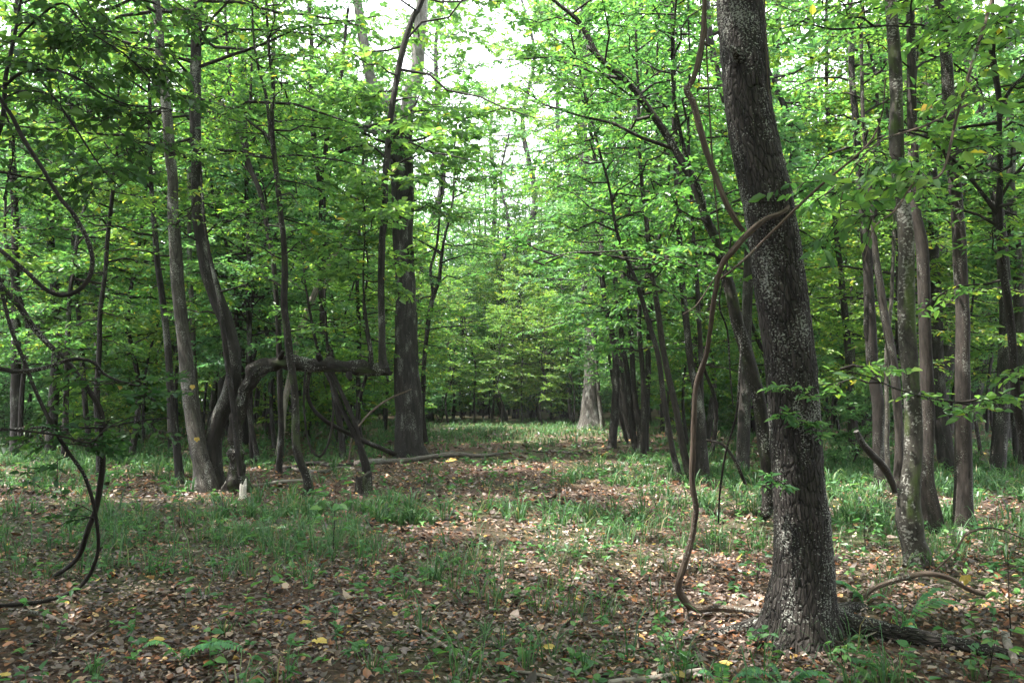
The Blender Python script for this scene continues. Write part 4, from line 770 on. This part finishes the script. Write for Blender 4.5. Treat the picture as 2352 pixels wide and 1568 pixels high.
fern('small fern growing over the long root of the scaly trunk', (2068, 1462), [(2115, 1502, .02), (2050, 1420, .12), (2100, 1430, .08)])
fern('broad low fern at the bottom edge under the scaly trunk', (1800, 1580), [(1915, 1562, .06), (1690, 1552, .06), (1760, 1530, .10), (1850, 1545, .08)])
fern('broad low fern at the bottom edge left of the scaly trunk', (1660, 1590), [(1600, 1548, .08), (1745, 1556, .08), (1655, 1530, .10)])
fern('light green fern in the grass left of the leaf-strewn foreground', (290, 1180), [(262, 1176, .16), (318, 1172, .16), (280, 1160, .2)])
def seedling(label, base, h, n, ll, spread, wr=.5, leaf='leaf_ground', comp=3):
    b = G(*base); t = thing('seedling', label, 'seedling', b, 'leafy seedlings on the forest floor'); rg = np.random.default_rng(hash_str(label) % 999); mb = MB(); cm = MB()
    top = b + [rg.normal(0, .06), rg.normal(0, .06), h]; st = tube(mb, [b - [0, 0, .02], (b + top) / 2 + rg.normal(0, .02, 3), top], [.005, .004, .002], 6, .05, wob=0); mb.build('stem', M['b_twig'], t, b)
    az = np.arange(n) * 2.4 + rg.random(n); hs = np.linspace(.35, 1, n); q = b + (top - b) * hs[:, None]; d = np.stack([np.cos(az), np.sin(az), rg.normal(.15, .2, n)], -1); e = q + d * spread * rg.uniform(.6, 1.1, n)[:, None]
    sticks(cm, q, e, .002, .001, 0)
    for k in range(comp):
        a2 = (k - (comp - 1) / 2) * .75; D = np.stack([d[:, 0] * math.cos(a2) - d[:, 1] * math.sin(a2), d[:, 0] * math.sin(a2) + d[:, 1] * math.cos(a2), d[:, 2] - .25], -1)
        f = 1 - .12 * abs(k - (comp - 1) / 2); leaves(cm, q + (e - q) * f, D, np.array([0, 0, 1.]) + rg.normal(0, .3, (n, 3)), ll * rg.uniform(.7, 1.2, n), wr, 1)
    cm.build('foliage', [M['b_twig'], M[leaf]], t, b)
seedling('bright leafy seedling at the right edge beside the arching branch', (2322, 1462), .48, 13, .085, .15)
seedling('second leafy seedling at the right edge, lower and nearer than the other', (2265, 1540), .22, 6, .075, .1)
seedling('tall bright green seedling in the sunny grass at mid clearing', (765, 1262), .62, 12, .10, .16, .6)
seedling('seedling with two broad rounded leaves in the grass left of centre', (606, 1362), .17, 4, .13, .05, .7, comp=1)
seedling('leafy sprout with narrow leaves on the litter by the foot of the scaly trunk', (1935, 1505), .14, 7, .05, .05)
seedling('broad-leaved seedling by the root left of the scaly trunk', (1745, 1485), .12, 8, .05, .06)
seedling('light green upright seedling beside the bent trees', (412, 1215), .5, 10, .09, .13, .5)
seedling('small pale seedling left of the leaning mossy tree among grass', (1735, 1330), .2, 7, .07, .09)
seedling('sprig of narrow leaves in the shade behind the mottled trunk', (1990, 1260), .4, 9, .09, .12)
seedling('low green seedling between the foreground grass and the lichened stick', (1065, 1485), .08, 4, .06, .04)
# single yellow leaves that catch the eye
for lab, q, L in (('yellow fallen leaf on the dark litter at lower left', (355, 1488), .11), ('yellow fallen leaf, left of a pair on the litter, left of centre', (700, 1447), .10), ('yellow fallen leaf, right of a pair, tilted up on the litter left of centre', (728, 1492), .11),
                  ('pale yellow leaf at the left bottom edge', (8, 1565), .09), ('golden fallen leaf at the bottom centre right', (1550, 1548), .11), ('orange leaf on its edge at the bottom centre right', (1252, 1482), .10), ('yellow leaf standing by the foot of the scaly trunk', (1675, 1530), .09)):
    b = G(*q, .035); mb = MB(); rg = np.random.default_rng(int(q[0])); a = rg.random() * 6.28
    for k, (s_, da) in enumerate(((1, 0), (.72, .75), (.72, -.75), (.5, 1.6), (.5, -1.6))):
        leaves(mb, b[None] + [0, 0, k * .0007], np.array([[math.cos(a + da), math.sin(a + da), .12]]), np.array([[.1, -.5, 1.]]), L * s_ * .75, .62, 0, fold=.1, curl=.15)
    o = mb.build('fallen_leaf', M['yellow_leaf'], None, b); o.location = b; tag(o, lab, 'leaf', 'bright fallen leaves')
for lab, q, Yq, L in (('yellow leaf caught on a twig in front of the pale flecked trunk', (442, 884), 5.6, .034), ('yellow leaf hanging low in front of the foot of the pale flecked trunk', (452, 1004), 5.6, .034), ('yellow leaf among green ones right of the tangled vines', (275, 886), 5.6, .03), ('yellow leaf hanging over the ferns at lower right', (2218, 1320), 5.6, .075), ('tan dead leaf caught among the branches at upper right', (2130, 240), 5.0, .07)):
    b = P(q[0], q[1], Yq); mb = MB()
    for k, da in enumerate((0, .8, -.8)): leaves(mb, b[None] + [0, -.001 * k, 0], np.array([[math.sin(da) * .9, .1, -math.cos(da)]]), np.array([[.2, -1., .3]]), L * (1 if k == 0 else .8), .7, 0)
    sticks(mb, b[None], b[None] + [[-.05, .02, .07]], .001, .0014, 1)
    o = mb.build('hanging_leaf', [M['yellow_leaf'], M['b_twig']], None, b); o.location = b; tag(o, lab, 'leaf', 'yellow leaves hanging on twigs')
# ------------------------------------------------------------------ the forest behind: a few kinds, copied
def proto(kind, seed):
    rg = np.random.default_rng(seed); t = bpy.data.objects.new(PN[kind], None); C.objects.link(t); cm = MB()
    def stem(h, r, lean, nm='trunk', seg=9, b=(0, 0), bark='b_far'):
        z = np.linspace(0, h, 7); dx, dy = rg.normal(0, lean, 2); c = rg.normal(0, .02 * h, (7, 2)); c[0] = 0
        p = np.stack([b[0] + dx * z + c[:, 0], b[1] + dy * z + c[:, 1], z], -1); p = np.vstack([[b[0], b[1], -.3], p])
        rr = np.concatenate([[r * 1.5, r * 1.35], r * np.linspace(1, .25, 6)]); mb = MB(); s = tube(mb, p, rr, seg, .35, wob=.08, seed=seed); mb.build(nm, M[bark], t); return s
    if kind == 'bush':
        for k in range(4):
            s = stem(rg.uniform(1.8, 3.2), .014, .22, 'stem', 6, rg.normal(0, .12, 2), 'b_dark'); crown(cm, s, rg, .4, s[0][-1, 2], 11, 1.1, .45, nt=11, tl=.45, nl=8, ll=.11, cull=False, droop=.1)
    elif kind == 'understory':
        h = rg.uniform(6.5, 9); s = stem(h, .05, .05, bark='b_dark'); crown(cm, s, rg, 1.9, h - .1, 42, 2.6, .7, peak=.35, rise0=.02, rise1=.6, nt=16, tl=.7, nl=12, ll=.10, cull=False, droop=.12)
    elif kind == 'pole':
        h = rg.uniform(8, 11); s = stem(h, rg.uniform(.028, .05), .05, seg=6, bark='b_dark'); crown(cm, s, rg, 4.2, h - .1, 18, 1.7, .5, nt=12, tl=.55, nl=10, ll=.10, cull=False)
    elif kind == 'slender':
        h = rg.uniform(12, 15); s = stem(h, .095, .025, bark='b_far'); crown(cm, s, rg, 3.2, h - .1, 48, 2.8, .7, peak=.3, nt=17, tl=.78, nl=11, ll=.12, cull=False)
    else:
        h = rg.uniform(20, 25); s = stem(h, .22, .015, seg=12, bark='b_oak'); crown(cm, s, rg, 6.5, h - .2, 52, 4.6, 1.8, peak=.5, drop=.1, nt=22, tl=1.0, nl=12, ll=.15, cull=False)
    cm.build('foliage' if kind == 'bush' else 'crown', [M['b_twig'], M[['leaf', 'leaf_yellow', 'leaf_blue', 'leaf_yellow'][seed % 4]]], t)
    return t
PN = {'pole': 'pole_tree', 'bush': 'shrub', 'understory': 'understory_tree', 'slender': 'slender_tree', 'tall': 'tall_tree'}
def copy_tree(r):
    c = r.copy(); C.objects.link(c)
    for ch in list(r.children):
        d = ch.copy(); C.objects.link(d); d.parent = c
    return c
protos = {k: [proto(k, s) for s in ss] for k, ss in (('bush', (1, 2, 3)), ('understory', (4, 5, 6, 7)), ('slender', (8, 9, 10)), ('pole', (14, 15, 16)), ('tall', (11, 12, 13)))}
used = set()
def where(x, y):
    if y < 3.2: return 'out of view behind the viewpoint'
    px = px_of(x, y)
    for lim, s in ((-60, 'beyond the left edge'), (190, 'behind the tangled vines at left'), (360, 'left of the flecked trunk'), (520, 'behind the flecked trunk'), (700, 'behind the bent tree'), (890, 'behind the level mossy limb'), (1010, 'around the big dark trunk'),
                   (1180, 'left of centre behind the clearing'), (1330, 'right of centre behind the clearing'), (1460, 'around the massive pale trunk'), (1640, 'behind the slim stems'), (1780, 'behind the leaning mossy tree'), (1930, 'behind the scaly trunk'), (2080, 'behind the blackish trunk'), (2240, 'behind the straight brown trunk'), (2420, 'behind the right edge tree')):
        if px < lim: return s
    return 'beyond the right edge'
KL = {'pole': 'thin bare pole-like young tree', 'bush': 'leafy green shrub', 'understory': 'thin dark-stemmed tree with tiers of leaves', 'slender': 'slender tall tree with a light green crown', 'tall': 'tall thick-trunked tree with a high crown'}
def place(kind, x, y, s=1.0):
    ps = protos[kind]; i = int(rng.integers(len(ps))); r = ps[i]
    if (kind, i) not in used: used.add((kind, i)); o = r
    else: o = copy_tree(r)
    o.location = (x, y, float(gh(x, y))); o.rotation_euler.z = rng.random() * 6.283; o.scale = (s, s, s * rng.uniform(.92, 1.1))
    d = 'near' if y < 18 else ('farther back' if y < 30 else 'far back')
    lab = f"{KL[kind]} {d} {where(x, y)}"; tag(o, lab, {'bush': 'shrub'}.get(kind, 'tree'), lab)
    return o
placed = []
SZ = {'pole': (10, 1.5), 'bush': (3, 1.2), 'understory': (8.5, 2.6), 'slender': (14, 2.6), 'tall': (22, 4.2)}
BEAM = {k: [(c[0] + SUN[0] / SUN[2] * np.linspace(2, v[0], 12), c[1] + SUN[1] / SUN[2] * np.linspace(2, v[0], 12)) for c, r in GAPS[:3] + [(G(1150, 985), 1), (G(1250, 972), 1), (G(1300, 985), 1)]] for k, v in SZ.items()}
def ok(x, y, kind):
    px = px_of(x, y)
    if y < 39 and 985 < px < 1345: return False                 # the clearing and the path
    if y < 26 and 880 < px < 1440 : return False
    if y < 17 and 700 < px < 1600: return False
    if kind == 'tall' and (y < 21 or (px < 720 and y < 38)): return False
    if kind == 'slender' and px < 720 and y < 19: return False
    if kind == 'bush' and 1400 < px < 1800 and y < 22: return False
    if abs(px - 940) < 50 and y < 22: return False
    if abs(px - 1358) < 60 and y < 37: return False
    if kind == 'understory' and px < 900 and y < 16.5: return False
    if kind == 'slender' and px < 300 and y < 20: return False
    cr = SZ[kind][1]
    if kind != 'bush':
        for c in range(6):
            bx, by = BEAM[kind][c]
            if np.min((bx - x) ** 2 + (by - y) ** 2) < (cr * .75 + .7) ** 2: return False
    md = {'pole': .8, 'bush': 1.0, 'understory': 1.6, 'slender': 1.8, 'tall': 3.5}[kind]
    return all((x - a) ** 2 + (y - b) ** 2 > max(md, m2) ** 2 * .8 for a, b, m2 in placed)
def scatter(kind, n, y0, y1, p=1.0, spread=.67, smin=.8, smax=1.2):
    c = 0; tries = 0
    while c < n and tries < n * 40:
        tries += 1; y = y0 + (y1 - y0) * rng.random() ** p; x = (rng.random() * 2 - 1) * spread * (y + 1)
        if not ok(x, y, kind): continue
        place(kind, x, y, rng.uniform(smin, smax)); placed.append((x, y, {'pole': .6, 'bush': .8, 'understory': 1.2, 'slender': 1.2, 'tall': 2}[kind])); c += 1
for kind, px, y, k in (('tall', 1300, 50, 1.25), ('tall', 1225, 53, 1.3), ('tall', 985, 47, 1.2), ('tall', 1160, 46, .7), ('tall', 1110, 58, 1.2), ('slender', 1405, 23, 1.0), ('slender', 1432, 33, 1.4), ('slender', 1440, 28, 1.3), ('understory', 1440, 25, 1.0), ('understory', 1240, 42, .9), ('understory', 1030, 41, 1.0), ('understory', 1130, 45, 1.1), ('understory', 1090, 43, 1.0), ('understory', 1200, 42, 1.0), ('understory', 1150, 40, .7), ('tall', 1420, 52, 1), ('slender', 1180, 50, 1.0), ('slender', 1310, 44, 1.0), ('slender', 1060, 52, .9), ('understory', 1040, 49, 1.2), ('understory', 1110, 52, 1.1), ('understory', 1190, 49.5, 1.1),
                       ('understory', 1265, 48, 1.3), ('understory', 1330, 45, 1.2), ('understory', 1130, 56, 1.4), ('understory', 1230, 46.5, .85), ('bush', 1065, 50, 1.1), ('bush', 1150, 51, 1.2), ('bush', 1215, 47.5, 1.3), ('bush', 1290, 45, 1.2), ('bush', 1350, 42, 1.1), ('understory', 1245, 40, .8)):
    x = (px - W / 2) / F * y; place(kind, x, y, k); placed.append((x, y, 1.2))
scatter('tall', 30, 22, 60)
scatter('slender', 60, 15, 58)
scatter('understory', 100, 14.5, 56)
scatter('pole', 70, 16, 55)
scatter('bush', 42, 15, 54, smin=.7, smax=1.15)
scatter('bush', 46, 24, 56, smin=1.0, smax=1.5)
scatter('understory', 26, 24, 56)
# out-of-view trees added beside and behind the camera to shade floor and trunks
for kind, x, y, s in (('slender', -8.5, 6.5, 1.0), ('understory', -7.5, 9.5, 1.0), ('slender', -11, 13, 1.05), ('understory', 8.2, 7.5, 1.0), ('tall', -7.6, 2.0, .8), ('slender', 7.5, 2.5, 1.0),
                      ('tall', 3.5, -3.5, .8), ('tall', -3.0, -5.0, .85), ('tall', 9, -4, .9), ('tall', -10, -6, .9), ('tall', 0.5, -11, 1), ('tall', 13, 5, .9), ('tall', -14, 6, .9), ('slender', 5.5, -8, 1.1), ('slender', -6, -9, 1.1), ('understory', 1.5, -6.5, 1.1), ('understory', 6.5, -2, 1), ('understory', -5.5, -2, 1), ('understory', -2.0, -9, 1.1), ('understory', 10.5, 1.5, 1.1), ('slender', 12, 10, 1.1), ('slender', -13, .6, 1.1)):
    place(kind, x, y, s)

for lab, x, y, h, lm in (('tall tree out of view at left, its crown roofing the near litter', -3.4, 1.6, 15, 5.6), ('tall tree out of view beyond the tangled vines, roofing the left floor', -7.6, 8.2, 17, 6.4), ('tall tree out of view at left behind the viewpoint', -8.0, 3.4, 16, 5.5), ('tall tree out of view at right, roofing the floor by the mottled trunk', 6.2, 4.6, 15, 5.0)):  # out-of-view trees added so their crowns shade the floor around the sun gaps
    rg = np.random.default_rng(hash_str(lab) % 999); b = np.array([x, y, float(gh(x, y))]); t = thing('tall_tree', lab, 'tree', b); mb = MB()
    st = tube(mb, [b - [0, 0, .2], b + [.05, 0, h * .3], b + [.15, .2, h * .65], b + [0, .1, h]], [.24, .17, .12, .03], 12, .3, seed=int(h)); mb.build('trunk', M['b_oak'], t, b)
    cm = MB(); crown(cm, st, rg, 7.0, h - .3, 60, lm, 2.0, peak=.5, nt=17, tl=1.0, nl=10, ll=.16); cm.build('crown', [M['b_twig'], M['leaf']], t, b)
for kind, n, r0, r1 in (('understory', 26, 6, 20), ('slender', 12, 7, 20), ('tall', 8, 9, 24), ('bush', 12, 7, 18)):  # out-of-view ring added to block low sky light from behind the camera
    k = 0
    while k < n:
        a = rng.uniform(-.25, math.pi + .25); r = rng.uniform(r0, r1); x, y = math.cos(a) * r, -math.sin(a) * r + .5
        if y > 1 and abs(x) < 6 + y * .8: continue
        place(kind, x, y, rng.uniform(.9, 1.2)); k += 1

def far_wood():
    """the wood beyond, which reads as one mass"""
    rg = np.random.default_rng(21); mb = MB(); n = 420
    a = np.linspace(-.62, .62, n) + rg.normal(0, .01, n); R = rg.uniform(58, 92, n); x = np.sin(a) * R; y = np.cos(a) * R; z = gh(x, y); h = rg.uniform(16, 25, n)
    px = px_of(x, y); h = np.where((px > 960) & (px < 1230), h * .8, h)
    b = np.stack([x, y, z], -1); t = b + np.stack([rg.normal(0, .6, n), rg.normal(0, .6, n), h], -1)
    sticks(mb, b, t, rg.uniform(.08, .26, n), .04, 0)
    per = 420; idx = np.repeat(np.arange(n), per); m = len(idx); u = rg.random(m) ** .85
    cl = rg.normal(0, 1, (n, 12, 3)) * [2.4, 2.4, 0] + np.stack([np.zeros((n, 12)), np.zeros((n, 12)), rg.random((n, 12)) ** 1.25], -1) * h[:, None, None]
    ci = rg.integers(0, 12, m); c = cl[idx, ci]
    pos = b[idx] + c + rg.normal(0, 1, (m, 3)) * [1.3, 1.3, .8]; pos[:, 2] = np.maximum(pos[:, 2], .6)
    az = rg.random(m) * 6.283
    leaves(mb, pos, np.stack([np.cos(az), np.sin(az), rg.normal(-.1, .3, m)], -1), np.array([0, 0, 1.]) + rg.normal(0, .5, (m, 3)), rg.uniform(.3, .62, m), .5, 1)
    tag(mb.build('distant_woods', [M['b_far'], M['leaf_blue']]), 'dense green wood closing the view beyond the clearing', 'woods', kind='stuff')
far_wood()

def haze():
    mb = MB(); x0, x1, y0, y1, z0, z1 = -150, 150, -40, 175, -1.2, 34
    v = [(x, y, z) for z in (z0, z1) for y in (y0, y1) for x in (x0, x1)]
    mb.add(v, [(0, 2, 3, 1), (4, 5, 7, 6), (0, 1, 5, 4), (2, 6, 7, 3), (0, 4, 6, 2), (1, 3, 7, 5)], smooth=False)
    m, nd, lk = mat('haze_air'); pv = nd.new('ShaderNodeVolumePrincipled'); pv.inputs['Color'].default_value = (.86, .95, .93, 1); pv.inputs['Density'].default_value = .0005; pv.inputs['Anisotropy'].default_value = .3
    o = nd.new('ShaderNodeOutputMaterial'); lk.new(pv.outputs[0], o.inputs['Volume'])
    tag(mb.build('haze', m), 'thin pale haze that softens the far trees', 'haze', kind='stuff')
haze()
